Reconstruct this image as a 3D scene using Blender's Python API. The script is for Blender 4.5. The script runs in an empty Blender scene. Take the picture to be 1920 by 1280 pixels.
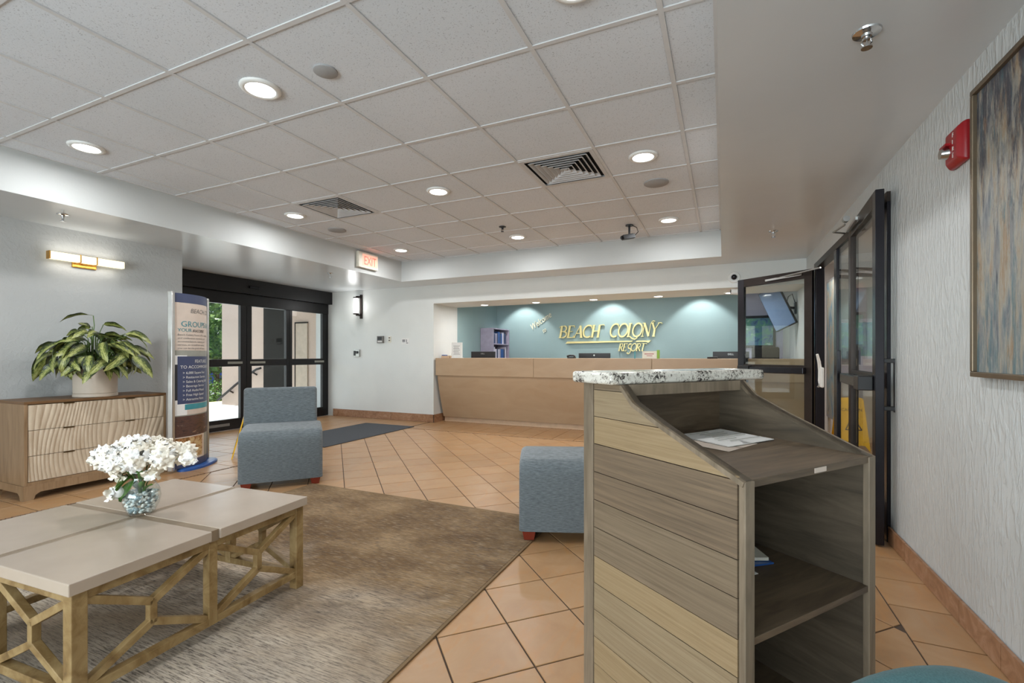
import bpy, math, random
from mathutils import Vector, Matrix
rnd = random.Random(7)
C = bpy.context.scene.collection
scene = bpy.context.scene
PI = math.pi

# ------------------------------------------------------------------ camera, sky, lights, exposure
EYE = 1.14
cam_d = bpy.data.cameras.new('camera'); cam = bpy.data.objects.new('camera', cam_d); C.objects.link(cam)
cam.location = (0, 0, EYE)
cam.rotation_euler = (PI / 2, 0, math.atan2(396, 880))
cam_d.sensor_width = 36; cam_d.lens = 880 / 1920 * 36
cam_d.shift_y = (666 - 640) / 1920
cam_d.clip_start = 0.05
scene.camera = cam

world = bpy.data.worlds.new('sky'); scene.world = world; world.use_nodes = True
wn = world.node_tree
bg = wn.nodes['Background']
sky = wn.nodes.new('ShaderNodeTexSky'); sky.sky_type = 'NISHITA'; sky.sun_disc = False
sky.sun_elevation = math.radians(50); sky.sun_rotation = math.radians(200)
wn.links.new(sky.outputs[0], bg.inputs[0]); bg.inputs[1].default_value = 0.26

def light(name, kind, loc, energy, rot=(0, 0, 0), size=None, size_y=None, color=(1, 1, 1), spot=None, blend=0.5):
    d = bpy.data.lights.new(name, kind); d.energy = energy; d.color = color
    if kind == 'AREA':
        d.shape = 'RECTANGLE' if size_y else 'DISK'
        d.size = size or 0.2
        if size_y: d.size_y = size_y
    elif kind == 'SPOT':
        d.spot_size = spot; d.spot_blend = blend; d.shadow_soft_size = size or 0.04
    elif kind == 'POINT':
        d.shadow_soft_size = size or 0.05
    o = bpy.data.objects.new(name, d); o.location = loc; o.rotation_euler = rot
    C.objects.link(o); return o

sun = light('sun', 'SUN', (-10, -10, 20), 7.0, (0, math.radians(-24), 0))
sun.data.angle = 0.01
# added fill light behind the camera, tilted up to brighten the ceiling
light('window_daylight', 'AREA', (-1.9, -3.6, 1.2), 330, (math.radians(124), 0, 0), 4.4, 1.9, (0.84, 0.94, 1.0))
light('door_daylight', 'AREA', (-7.2, 5.2, 1.1), 22, (0, -PI / 2, 0), 1.9, 2.2, (0.95, 0.98, 1.0))
light('corridor_lamp', 'AREA', (1.14, 6.9, 2.38), 9, (0, 0, 0), 0.16, 0.9)  # added light without a fixture, brightens the poster board
light('side_room_lamp', 'AREA', (2.8, 5.5, 2.35), 75, (0, 0, 0), 1.5, 1.5, (1, 0.97, 0.92))
light('office_lamp', 'AREA', (-1.8, 8.1, 2.40), 15, (0, 0, 0), 3.0, 0.5)

vs = scene.view_settings
vs.view_transform = 'Standard'; vs.look = 'None'; vs.gamma = 1; vs.use_curve_mapping = False
vs.exposure = 0.0

# ------------------------------------------------------------------ materials
def new_mat(name):
    m = bpy.data.materials.new(name); m.use_nodes = True
    nt = m.node_tree; return m, nt, nt.nodes['Principled BSDF']

def coord(nt, scale=(1, 1, 1), space='world', rot=(0, 0, 0)):
    if space == 'world':
        g = nt.nodes.new('ShaderNodeNewGeometry'); out = g.outputs['Position']
    else:
        g = nt.nodes.new('ShaderNodeTexCoord'); out = g.outputs['Object']
    mp = nt.nodes.new('ShaderNodeMapping'); mp.inputs['Scale'].default_value = scale
    mp.inputs['Rotation'].default_value = rot
    nt.links.new(out, mp.inputs[0]); return mp.outputs[0]

def noise(nt, vec, scale=5, detail=4, rough=0.55, dist=0):
    n = nt.nodes.new('ShaderNodeTexNoise'); n.inputs['Scale'].default_value = scale
    n.inputs['Detail'].default_value = detail; n.inputs['Roughness'].default_value = rough
    n.inputs['Distortion'].default_value = dist
    nt.links.new(vec, n.inputs['Vector']); return n.outputs['Fac']

def ramp(nt, fac, stops, interp='LINEAR'):
    r = nt.nodes.new('ShaderNodeValToRGB'); cr = r.color_ramp; cr.interpolation = interp
    while len(cr.elements) < len(stops): cr.elements.new(0.5)
    for e, (p, c) in zip(cr.elements, stops):
        e.position = p; e.color = (c[0], c[1], c[2], 1) if not isinstance(c, (int, float)) else (c, c, c, 1)
    nt.links.new(fac, r.inputs[0]); return r.outputs[0]

def mix(nt, fac, a, b, mode='MIX'):
    m = nt.nodes.new('ShaderNodeMix'); m.data_type = 'RGBA'; m.blend_type = mode
    for sock, v in ((m.inputs['Factor'], fac), (m.inputs['A'], a), (m.inputs['B'], b)):
        if isinstance(v, (int, float)): sock.default_value = v
        elif isinstance(v, tuple): sock.default_value = (v[0], v[1], v[2], 1)
        else: nt.links.new(v, sock)
    return m.outputs['Result']

def m_math(nt, op, a, b=None):
    n = nt.nodes.new('ShaderNodeMath'); n.operation = op
    for i, v in enumerate((a, b)):
        if v is None: continue
        if isinstance(v, (int, float)): n.inputs[i].default_value = v
        else: nt.links.new(v, n.inputs[i])
    return n.outputs[0]

def bump(nt, bsdf, h, strength=0.3, dist=0.01):
    b = nt.nodes.new('ShaderNodeBump'); b.inputs['Strength'].default_value = strength
    b.inputs['Distance'].default_value = dist
    nt.links.new(h, b.inputs['Height']); nt.links.new(b.outputs[0], bsdf.inputs['Normal'])

def srgb(r, g, b):
    f = lambda c: (c / 255 / 12.92) if c / 255 <= 0.04045 else ((c / 255 + 0.055) / 1.055) ** 2.4
    return (f(r), f(g), f(b))

def vary(c, k): return (c[0] * k, c[1] * k, c[2] * k)

def plain(name, col, rough=0.5, metal=0.0, var=0.08, scale=12, bmp=0.0, spec=0.5, space='world'):
    m, nt, b = new_mat(name)
    n = noise(nt, coord(nt, space=space), scale, 3)
    nt.links.new(ramp(nt, n, [(0.3, vary(col, 1 - var)), (0.7, vary(col, 1 + var))]), b.inputs['Base Color'])
    b.inputs['Roughness'].default_value = rough; b.inputs['Metallic'].default_value = metal
    b.inputs['Specular IOR Level'].default_value = spec
    if bmp: bump(nt, b, n, bmp, 0.003)
    return m

def emit(name, col, strength):
    m, nt, b = new_mat(name)
    b.inputs['Base Color'].default_value = (*col, 1)
    b.inputs['Emission Color'].default_value = (*col, 1); b.inputs['Emission Strength'].default_value = strength
    return m

def plaster(name, col, scale=(1, 1, 1), strength=0.35, rough=0.55):
    m, nt, b = new_mat(name)
    v = coord(nt, scale)
    n1 = noise(nt, v, 28, 4, 0.5, 0.6); n2 = noise(nt, v, 2.0, 2)
    nt.links.new(ramp(nt, n2, [(0.3, vary(col, 0.97)), (0.7, vary(col, 1.03))]), b.inputs['Base Color'])
    b.inputs['Roughness'].default_value = rough
    bump(nt, b, ramp(nt, n1, [(0.45, 0.0), (0.62, 1.0)]), strength, 0.006)
    return m

def wood(name, c1, c2, scale=(3, 40, 40), rough=0.5, space='object', dark=None, bmp=0.1):
    m, nt, b = new_mat(name)
    v = coord(nt, scale, space)
    oi = nt.nodes.new('ShaderNodeObjectInfo')
    add = nt.nodes.new('ShaderNodeVectorMath'); add.operation = 'ADD'
    cmb = nt.nodes.new('ShaderNodeCombineXYZ')
    rr = m_math(nt, 'MULTIPLY', oi.outputs['Random'], 37.0)
    for i in range(3): nt.links.new(rr, cmb.inputs[i])
    nt.links.new(v, add.inputs[0]); nt.links.new(cmb.outputs[0], add.inputs[1])
    n = noise(nt, add.outputs[0], 1.0, 6, 0.6, 0.8)
    col = ramp(nt, n, [(0.25, dark or vary(c1, 0.7)), (0.42, c1), (0.68, c2)])
    nt.links.new(col, b.inputs['Base Color']); b.inputs['Roughness'].default_value = rough
    if bmp: bump(nt, b, n, bmp, 0.002)
    return m

def glass(name, tint=(0.93, 0.96, 0.95), refl=0.09):
    m, nt, b = new_mat(name); nt.nodes.remove(b)
    out = nt.nodes['Material Output']
    t = nt.nodes.new('ShaderNodeBsdfTransparent'); t.inputs[0].default_value = (*tint, 1)
    g = nt.nodes.new('ShaderNodeBsdfGlossy'); g.inputs['Roughness'].default_value = 0.0
    lw = nt.nodes.new('ShaderNodeLayerWeight'); lw.inputs['Blend'].default_value = 0.5
    f = m_math(nt, 'ADD', m_math(nt, 'MULTIPLY', m_math(nt, 'POWER', lw.outputs['Facing'], 5.0), 0.8), refl)
    mx = nt.nodes.new('ShaderNodeMixShader')
    nt.links.new(f, mx.inputs[0]); nt.links.new(t.outputs[0], mx.inputs[1]); nt.links.new(g.outputs[0], mx.inputs[2])
    nt.links.new(mx.outputs[0], out.inputs[0]); return m

def fabric(name, c1, c2, scale=(30, 30, 220), rough=0.9):
    m, nt, b = new_mat(name)
    v = coord(nt, scale, 'object')
    n = noise(nt, v, 1.0, 4, 0.65); n2 = noise(nt, coord(nt, (1, 1, 1), 'object'), 2.5, 3)
    col = ramp(nt, n, [(0.32, c1), (0.68, c2)])
    col = mix(nt, m_math(nt, 'MULTIPLY', n2, 0.35), col, vary(c1, 0.75))
    nt.links.new(col, b.inputs['Base Color']); b.inputs['Roughness'].default_value = rough
    b.inputs['Specular IOR Level'].default_value = 0.2
    b.inputs['Sheen Weight'].default_value = 0.25
    bump(nt, b, n, 0.25, 0.002); return m

M = {}
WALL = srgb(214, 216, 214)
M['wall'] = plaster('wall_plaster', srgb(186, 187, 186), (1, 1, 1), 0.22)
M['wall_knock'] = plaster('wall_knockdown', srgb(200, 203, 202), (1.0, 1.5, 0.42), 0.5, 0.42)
M['wall_smooth'] = plaster('wall_smooth_paint', srgb(218, 219, 215), (1, 1, 1), 0.08)
def soffit_mat():
    m, nt, b = new_mat('soffit_gloss_paint')
    n = noise(nt, coord(nt), 1.5, 3); n2 = noise(nt, coord(nt, (1, 3, 1)), 7, 3)
    nt.links.new(ramp(nt, n, [(0.3, srgb(206, 210, 212)), (0.7, srgb(211, 215, 217))]), b.inputs['Base Color'])
    b.inputs['Roughness'].default_value = 0.27
    bump(nt, b, n2, 0.05, 0.01); return m
M['soffit'] = soffit_mat()
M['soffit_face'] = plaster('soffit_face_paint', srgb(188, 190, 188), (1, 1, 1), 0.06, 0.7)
def tile_ceiling():
    m, nt, b = new_mat('acoustic_tile')
    v = coord(nt)
    n = noise(nt, v, 140, 2, 0.6); n2 = noise(nt, v, 1.3, 3)
    base = ramp(nt, n2, [(0.3, srgb(212, 217, 222)), (0.7, srgb(219, 223, 228))])
    pit = ramp(nt, n, [(0.30, 0.62), (0.40, 1.0)])
    nt.links.new(mix(nt, 1.0, base, pit, 'MULTIPLY'), b.inputs['Base Color'])
    b.inputs['Roughness'].default_value = 0.95; b.inputs['Specular IOR Level'].default_value = 0.1
    bump(nt, b, n, 0.15, 0.003); return m
M['ctile'] = tile_ceiling()
M['cgrid'] = plain('ceiling_grid_paint', srgb(206, 206, 206), 0.5, var=0.04)
def floor_tile():
    m, nt, b = new_mat('terracotta_tile')
    v = coord(nt, (1, 1, 1)); oi = nt.nodes.new('ShaderNodeObjectInfo')
    n1 = noise(nt, v, 3.0, 5, 0.6, 1.2); n2 = noise(nt, coord(nt, (6, 2, 1), rot=(0, 0, 0.9)), 2.2, 4, 0.6, 1.5)
    c = ramp(nt, n1, [(0.25, srgb(162, 122, 84)), (0.5, srgb(172, 134, 95)), (0.75, srgb(178, 144, 110))])
    c = mix(nt, ramp(nt, n2, [(0.50, 0.0), (0.72, 0.75)]), c, srgb(178, 130, 82))
    k = m_math(nt, 'ADD', m_math(nt, 'MULTIPLY', oi.outputs['Random'], 0.16), 0.92)
    cc = nt.nodes.new('ShaderNodeCombineColor')
    for i in range(3): nt.links.new(k, cc.inputs[i])
    c = mix(nt, 1.0, c, cc.outputs[0], 'MULTIPLY')
    nt.links.new(c, b.inputs['Base Color']); b.inputs['Roughness'].default_value = 0.33
    bump(nt, b, n1, 0.06, 0.004); return m
M['ftile'] = floor_tile()
M['grout'] = plain('dark_grout', srgb(78, 62, 50), 0.9)
M['mosaic'] = plain('mosaic_stone', srgb(120, 92, 70), 0.6, var=0.5, scale=60)
def base_tile():
    m, nt, b = new_mat('baseboard_tile')
    n1 = noise(nt, coord(nt, (1, 1, 1.4)), 9, 6, 0.65, 1.5)
    nt.links.new(ramp(nt, n1, [(0.3, srgb(132, 92, 62)), (0.5, srgb(156, 114, 82)), (0.72, srgb(176, 138, 110))]), b.inputs['Base Color'])
    b.inputs['Roughness'].default_value = 0.4; return m
M['btile'] = base_tile()
def rug_mat():
    m, nt, b = new_mat('distressed_rug')
    st = noise(nt, coord(nt, (9, 150, 1)), 1.0, 5, 0.7)
    st2 = noise(nt, coord(nt, (26, 260, 1)), 1.0, 3, 0.7)
    patch = noise(nt, coord(nt), 1.1, 4, 0.6, 0.6); patch2 = noise(nt, coord(nt, (1, 1.6, 1)), 2.3, 4, 0.6)
    warm = ramp(nt, patch2, [(0.3, srgb(106, 83, 58)), (0.5, srgb(130, 105, 76)), (0.7, srgb(158, 132, 100))])
    cool = ramp(nt, patch2, [(0.3, srgb(160, 148, 134)), (0.6, srgb(204, 190, 172))])
    sep = nt.nodes.new('ShaderNodeSeparateXYZ'); g = nt.nodes.new('ShaderNodeNewGeometry'); nt.links.new(g.outputs['Position'], sep.inputs[0])
    yy = m_math(nt, 'MULTIPLY', sep.outputs['Y'], -0.35)
    f = ramp(nt, m_math(nt, 'ADD', m_math(nt, 'ADD', patch, yy), 0.62), [(0.42, 0.0), (0.78, 1.0)])
    base = mix(nt, f, warm, cool)
    dk = m_math(nt, 'MULTIPLY', ramp(nt, st, [(0.44, 0.0), (0.56, 1.0)]), ramp(nt, st2, [(0.40, 0.1), (0.55, 1.0)]))
    dk = m_math(nt, 'MULTIPLY', dk, ramp(nt, patch, [(0.3, 0.5), (0.6, 1.0)]))
    base = mix(nt, m_math(nt, 'MULTIPLY', dk, 0.9), base, srgb(78, 70, 66))
    lt = ramp(nt, noise(nt, coord(nt, (14, 190, 1)), 1.0, 3, 0.6), [(0.54, 0.0), (0.68, 0.55)])
    base = mix(nt, lt, base, srgb(188, 170, 146))
    nt.links.new(base, b.inputs['Base Color']); b.inputs['Roughness'].default_value = 1.0
    b.inputs['Specular IOR Level'].default_value = 0.1
    bump(nt, b, st2, 0.3, 0.004); return m
M['rug'] = rug_mat()
M['rugedge'] = plain('rug_binding', srgb(120, 96, 66), 0.9)
M['mat_dark'] = plain('entrance_mat_pile', srgb(66, 68, 72), 0.95, var=0.25, scale=160, bmp=0.4)
M['teal'] = plaster('teal_paint', srgb(146, 170, 171), (1, 1, 1), 0.06)
M['bluegrey'] = plaster('blue_grey_paint', srgb(168, 168, 190), (1, 1, 1), 0.06)
M['roomgrey'] = plaster('side_room_paint', srgb(176, 172, 168), (1, 1, 1), 0.08)
M['counter'] = wood('maple_counter', srgb(172, 144, 114), srgb(178, 151, 121), (1.6, 1.6, 5), 0.45, 'world', srgb(168, 138, 106), 0.0)
M['counter_toe'] = plain('counter_toe_panel', srgb(200, 170, 140), 0.6)
M['black'] = plain('black_anodised_frame', srgb(22, 20, 21), 0.4, 0.3, var=0.2)
M['bronze'] = plain('dark_bronze_frame', srgb(52, 44, 40), 0.38, 0.6, var=0.12)
M['darkgloss'] = plain('black_gloss_frame', srgb(30, 28, 34), 0.25, 0.4)
M['steel'] = plain('brushed_steel', srgb(178, 178, 176), 0.3, 0.9)
M['chrome'] = plain('chrome', srgb(200, 200, 200), 0.15, 1.0, var=0.03)
M['whitepl'] = plain('white_plastic', srgb(226, 226, 222), 0.4, var=0.03)
M['greypl'] = plain('grey_speaker_mesh', srgb(158, 158, 158), 0.8, var=0.05, scale=200)
M['blackpl'] = plain('black_plastic', srgb(26, 26, 28), 0.4)
M['glass'] = glass('clear_glass', (0.93, 0.96, 0.95), 0.04)
M['lens'] = emit('lamp_lens', (1.0, 0.99, 0.97), 9.0)
M['gold'] = plain('brushed_gold', srgb(202, 152, 70), 0.3, 0.85)
M['goldletter'] = plain('pale_gold_letter', srgb(226, 212, 150), 0.35, 0.35, var=0.05)
M['wordcream'] = plain('cream_letter', srgb(240, 234, 208), 0.5, var=0.03)
M['ledbar'] = emit('warm_led_diffuser', (1.0, 0.88, 0.62), 1.15)
M['sconceglass'] = emit('frosted_lamp_glass', (1.0, 1.0, 1.0), 1.8)
M['red'] = plain('red_alarm_plastic', srgb(150, 18, 26), 0.35)
M['exitred'] = emit('exit_letter_red', (1.0, 0.10, 0.07), 1.3)
M['exitface'] = emit('exit_face_glow', (1.0, 0.42, 0.30), 0.55)
M['cream'] = plain('cream_plastic', srgb(222, 216, 200), 0.5)
M['fab'] = fabric('slate_teal_fabric', srgb(80, 87, 90), srgb(122, 128, 131))
M['fabteal'] = fabric('teal_fabric', srgb(40, 84, 88), srgb(72, 116, 120), (330, 330, 330))
M['foot'] = plain('red_brown_foot', srgb(120, 44, 28), 0.4)
M['tabletop'] = plain('whitewashed_top', srgb(180, 163, 146), 0.24, var=0.05, scale=5)
M['tableframe'] = wood('aged_oak', srgb(132, 104, 62), srgb(166, 140, 96), (12, 12, 12), 0.5, 'world', srgb(96, 70, 38), 0.15)
M['tablejoint'] = plain('table_inlay', srgb(140, 122, 100), 0.5)
M['sidewood'] = wood('sideboard_wood', srgb(136, 108, 78), srgb(156, 127, 96), (26, 26, 2.5), 0.5, 'world', srgb(122, 94, 66), 0.05)
M['sidedark'] = plain('sideboard_edge', srgb(112, 80, 48), 0.45)
M['drawer'] = wood('bleached_drawer', srgb(188, 168, 144), srgb(206, 188, 164), (2, 14, 3), 0.55, 'world', srgb(176, 154, 126), 0.03)
M['brass'] = plain('dark_brass', srgb(96, 74, 44), 0.4, 0.7)
M['pot'] = plain('ceramic_pot', srgb(196, 182, 166), 0.55, var=0.04)
M['soil'] = plain('dark_soil', srgb(50, 38, 28), 0.95)
def leaf_mat():
    m, nt, b = new_mat('variegated_leaf')
    tc = nt.nodes.new('ShaderNodeTexCoord'); sep = nt.nodes.new('ShaderNodeSeparateXYZ'); nt.links.new(tc.outputs['Object'], sep.inputs[0])
    ax = m_math(nt, 'ABSOLUTE', sep.outputs['X'])
    n = noise(nt, coord(nt, (110, 40, 10), 'object', (0, 0, 0.5)), 1.0, 5, 0.75)
    f = m_math(nt, 'SUBTRACT', m_math(nt, 'ADD', n, 0.06), m_math(nt, 'MULTIPLY', ax, 7.0))
    col = ramp(nt, f, [(0.30, srgb(34, 44, 20)), (0.38, srgb(64, 78, 32)), (0.45, srgb(124, 132, 62)), (0.60, srgb(176, 178, 112))])
    nt.links.new(col, b.inputs['Base Color']); b.inputs['Roughness'].default_value = 0.4
    return m
M['leaf'] = leaf_mat()
M['stemgreen'] = plain('green_stem', srgb(84, 110, 50), 0.6)
M['leafgreen'] = plain('plain_green_leaf', srgb(74, 112, 34), 0.5, var=0.3, scale=30)
M['petal'] = plain('white_petal', srgb(246, 244, 240), 0.7, var=0.02)
M['petalcream'] = plain('cream_petal', srgb(246, 238, 222), 0.7, var=0.02)
def vase_glass():
    m, nt, b = new_mat('vase_glass')
    b.inputs['Base Color'].default_value = (0.96, 0.99, 0.98, 1); b.inputs['Roughness'].default_value = 0.02
    b.inputs['Transmission Weight'].default_value = 1.0; b.inputs['IOR'].default_value = 1.25
    return m
M['vase'] = glass('vase_glass', (0.97, 0.985, 0.98), 0.05)
def pebble_mat():
    m, nt, b = new_mat('glass_pebbles')
    v = nt.nodes.new('ShaderNodeTexVoronoi'); v.inputs['Scale'].default_value = 70
    nt.links.new(coord(nt), v.inputs['Vector'])
    sepc = nt.nodes.new('ShaderNodeSeparateColor'); nt.links.new(v.outputs['Color'], sepc.inputs[0])
    nt.links.new(ramp(nt, sepc.outputs[0], [(0.2, srgb(140, 158, 164)), (0.45, srgb(200, 208, 206)), (0.8, srgb(238, 236, 230))]), b.inputs['Base Color'])
    b.inputs['Roughness'].default_value = 0.15; return m
M['pebble'] = pebble_mat()
def plank(name, c1, c2, dk):
    return wood(name, c1, c2, (10, 2.6, 105), 0.6, 'object', dk, 0.12)
M['plank'] = [plank('plank_tan', srgb(146, 124, 92), srgb(158, 136, 104), srgb(130, 108, 78)),
              plank('plank_grey', srgb(114, 98, 78), srgb(130, 113, 92), srgb(98, 84, 66)),
              plank('plank_olive', srgb(138, 119, 92), srgb(152, 134, 106), srgb(118, 101, 76)),
              plank('plank_dark', srgb(106, 90, 72), srgb(128, 108, 86), srgb(86, 72, 56))]
M['podwood'] = wood('greywashed_board', srgb(90, 75, 58), srgb(112, 95, 75), (4, 30, 30), 0.5, 'object', srgb(70, 58, 45), 0.08)  # grey wash darkened: shade inside the podium put into the colour
M['podside'] = wood('greywashed_side', srgb(78, 68, 55), srgb(98, 86, 71), (30, 3.5, 30), 0.5, 'object', srgb(62, 54, 44), 0.08)  # inner sides also darkened in colour for the shade between the shelves
M['podpost'] = wood('greywashed_post', srgb(118, 104, 86), srgb(142, 126, 106), (26, 26, 3), 0.55, 'object', srgb(96, 82, 66), 0.08)
def granite():
    m, nt, b = new_mat('speckled_granite')
    v = coord(nt, space='object')
    n = noise(nt, v, 95, 3, 0.7, 0.8); big = noise(nt, v, 9, 3, 0.6)
    f = m_math(nt, 'ADD', m_math(nt, 'ADD', n, 0.075), m_math(nt, 'MULTIPLY', m_math(nt, 'SUBTRACT', big, 0.5), 0.9))
    c = ramp(nt, f, [(0.50, srgb(222, 218, 208)), (0.60, srgb(196, 190, 178)), (0.66, srgb(96, 90, 86)), (0.8, srgb(46, 42, 42))])
    nt.links.new(c, b.inputs['Base Color']); b.inputs['Roughness'].default_value = 0.2; return m
M['granite'] = granite()
M['paper'] = plain('white_paper', srgb(226, 224, 220), 0.8, var=0.03)
M['ink'] = plain('dark_ink', srgb(40, 40, 46), 0.7)
M['inkgrey'] = plain('grey_ink', srgb(120, 116, 112), 0.7)
M['yellow'] = plain('safety_yellow', srgb(232, 180, 20), 0.45, var=0.04)
M['navy'] = plain('navy_print', srgb(62, 70, 100), 0.45, var=0.06)
M['bluestand'] = plain('blue_stand_plastic', srgb(40, 84, 150), 0.35)
M['printcream'] = plain('cream_print', srgb(208, 192, 178), 0.45, var=0.04)
M['printgrey'] = plain('grey_print', srgb(150, 150, 140), 0.45)
M['tealprint'] = plain('teal_print', srgb(60, 140, 150), 0.45)
M['silver'] = plain('silver_pole', srgb(190, 188, 184), 0.3, 0.7)
def multi(name, stops, scale=(1, 1, 1), sc=6, space='object', rough=0.5, dist=1.0, detail=5):
    m, nt, b = new_mat(name)
    n = noise(nt, coord(nt, scale, space), sc, detail, 0.6, dist)
    nt.links.new(ramp(nt, n, stops), b.inputs['Base Color']); b.inputs['Roughness'].default_value = rough; return m
M['photo_room'] = multi('meeting_photo', [(0.3, srgb(40, 34, 36)), (0.48, srgb(92, 62, 50)), (0.6, srgb(70, 56, 54)), (0.75, srgb(196, 150, 110))], (1, 1, 3), 9)
M['photo_food'] = multi('food_photo', [(0.3, srgb(60, 80, 40)), (0.45, srgb(150, 96, 50)), (0.58, srgb(206, 178, 130)), (0.75, srgb(120, 50, 40))], (1, 1, 1), 14)
M['seascape'] = multi('small_seascape', [(0.3, srgb(40, 70, 110)), (0.45, srgb(80, 120, 150)), (0.6, srgb(90, 150, 120)), (0.72, srgb(180, 200, 210))], (1, 1, 1), 9)
M['posterprint'] = multi('travel_poster', [(0.3, srgb(40, 120, 170)), (0.45, srgb(170, 190, 190)), (0.58, srgb(210, 190, 160)), (0.75, srgb(70, 120, 150))], (1, 2, 1), 3, rough=0.35)
def painting():
    m, nt, b = new_mat('abstract_canvas')
    v = coord(nt, (1, 14, 2.6)); fine = coord(nt, (1, 60, 9))
    a = noise(nt, v, 1.3, 7, 0.7, 0.5); e = noise(nt, fine, 1.5, 6, 0.75)
    c = ramp(nt, a, [(0.30, srgb(84, 92, 104)), (0.42, srgb(128, 130, 130)), (0.52, srgb(156, 150, 136)), (0.62, srgb(148, 122, 92)), (0.72, srgb(170, 164, 152))])
    g = nt.nodes.new('ShaderNodeNewGeometry'); sep = nt.nodes.new('ShaderNodeSeparateXYZ'); nt.links.new(g.outputs['Position'], sep.inputs[0])
    hi = ramp(nt, m_math(nt, 'SUBTRACT', sep.outputs['Z'], 1.05), [(0.45, 0.0), (0.95, 0.17)])
    lo = ramp(nt, m_math(nt, 'SUBTRACT', sep.outputs['Z'], 1.05), [(0.05, 0.13), (0.5, 0.0)])
    g1 = ramp(nt, m_math(nt, 'ADD', noise(nt, coord(nt, (1, 12, 2.2)), 1.7, 6, 0.75, 0.3), hi), [(0.58, 0.0), (0.70, 0.9)])
    c = mix(nt, g1, c, srgb(38, 44, 62))
    g2 = ramp(nt, m_math(nt, 'ADD', noise(nt, coord(nt, (1, 16, 2.0)), 2.3, 5, 0.7, 0.3), lo), [(0.56, 0.0), (0.70, 0.8)])
    c = mix(nt, g2, c, srgb(72, 108, 118))
    g3 = ramp(nt, noise(nt, coord(nt, (1, 18, 3.2)), 1.4, 5, 0.7, 0.3), [(0.58, 0.0), (0.70, 0.7)])
    c = mix(nt, g3, c, srgb(160, 122, 88))
    c = mix(nt, ramp(nt, e, [(0.50, 0.0), (0.72, 0.55)]), c, srgb(186, 184, 176))
    c = mix(nt, ramp(nt, e, [(0.28, 0.6), (0.42, 0.0)]), c, srgb(52, 52, 58))
    nt.links.new(c, b.inputs['Base Color']); b.inputs['Roughness'].default_value = 0.5
    bump(nt, b, e, 0.3, 0.004); return m
M['painting'] = painting()
M['pframe'] = plain('bronze_picture_frame', srgb(112, 98, 80), 0.35, 0.6)
M['screen'] = plain('tv_glossy_screen', srgb(110, 130, 160), 0.08, var=0.05)
M['vent'] = plain('vent_paint', srgb(196, 196, 196), 0.5, var=0.05)
M['ventdark'] = plain('vent_dark', srgb(24, 24, 24), 0.9)
M['stucco'] = plaster('porch_stucco', srgb(206, 184, 166), (1, 1, 1), 0.4, 0.8)
M['porchdark'] = plain('dark_porch_panel', srgb(20, 18, 14), 0.8, spec=0.1)
M['porchdoor'] = plain('porch_door_paint', srgb(196, 178, 156), 0.5)
M['concrete'] = plain('pale_concrete', srgb(214, 212, 206), 0.8, var=0.08, scale=4)
M['asphalt'] = plain('asphalt', srgb(130, 130, 132), 0.9, var=0.12, scale=20)
M['curb'] = plain('yellow_curb', srgb(226, 190, 40), 0.7)
M['carblue'] = plain('blue_car_paint', srgb(40, 84, 150), 0.2, 0.2)
M['tyre'] = plain('tyre_rubber', srgb(24, 24, 24), 0.8)
M['foliage'] = multi('tree_foliage', [(0.3, srgb(40, 66, 26)), (0.5, srgb(86, 122, 44)), (0.7, srgb(150, 176, 76))], (1, 1, 1), 5, 'world', 0.7)
M['foliagedark'] = multi('far_tree_foliage', [(0.3, srgb(30, 52, 34)), (0.55, srgb(60, 92, 60)), (0.75, srgb(110, 140, 100))], (1, 1, 1), 3, 'world', 0.8)
M['bark'] = plain('bark', srgb(90, 70, 52), 0.9)
M['bookmix'] = multi('book_spines', [(0.3, srgb(60, 70, 130)), (0.5, srgb(120, 120, 170)), (0.7, srgb(190, 190, 214))], (1, 1, 1), 20)
M['lilac'] = plain('lilac_shelf', srgb(160, 152, 170), 0.5)
M['lime'] = plain('lime_card', srgb(130, 170, 50), 0.5)
M['hair'] = plain('dark_mesh_fabric', srgb(24, 22, 24), 0.8)
M['whitemat'] = plain('whiteboard_sheet', srgb(206, 200, 214), 0.4, var=0.04)

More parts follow.
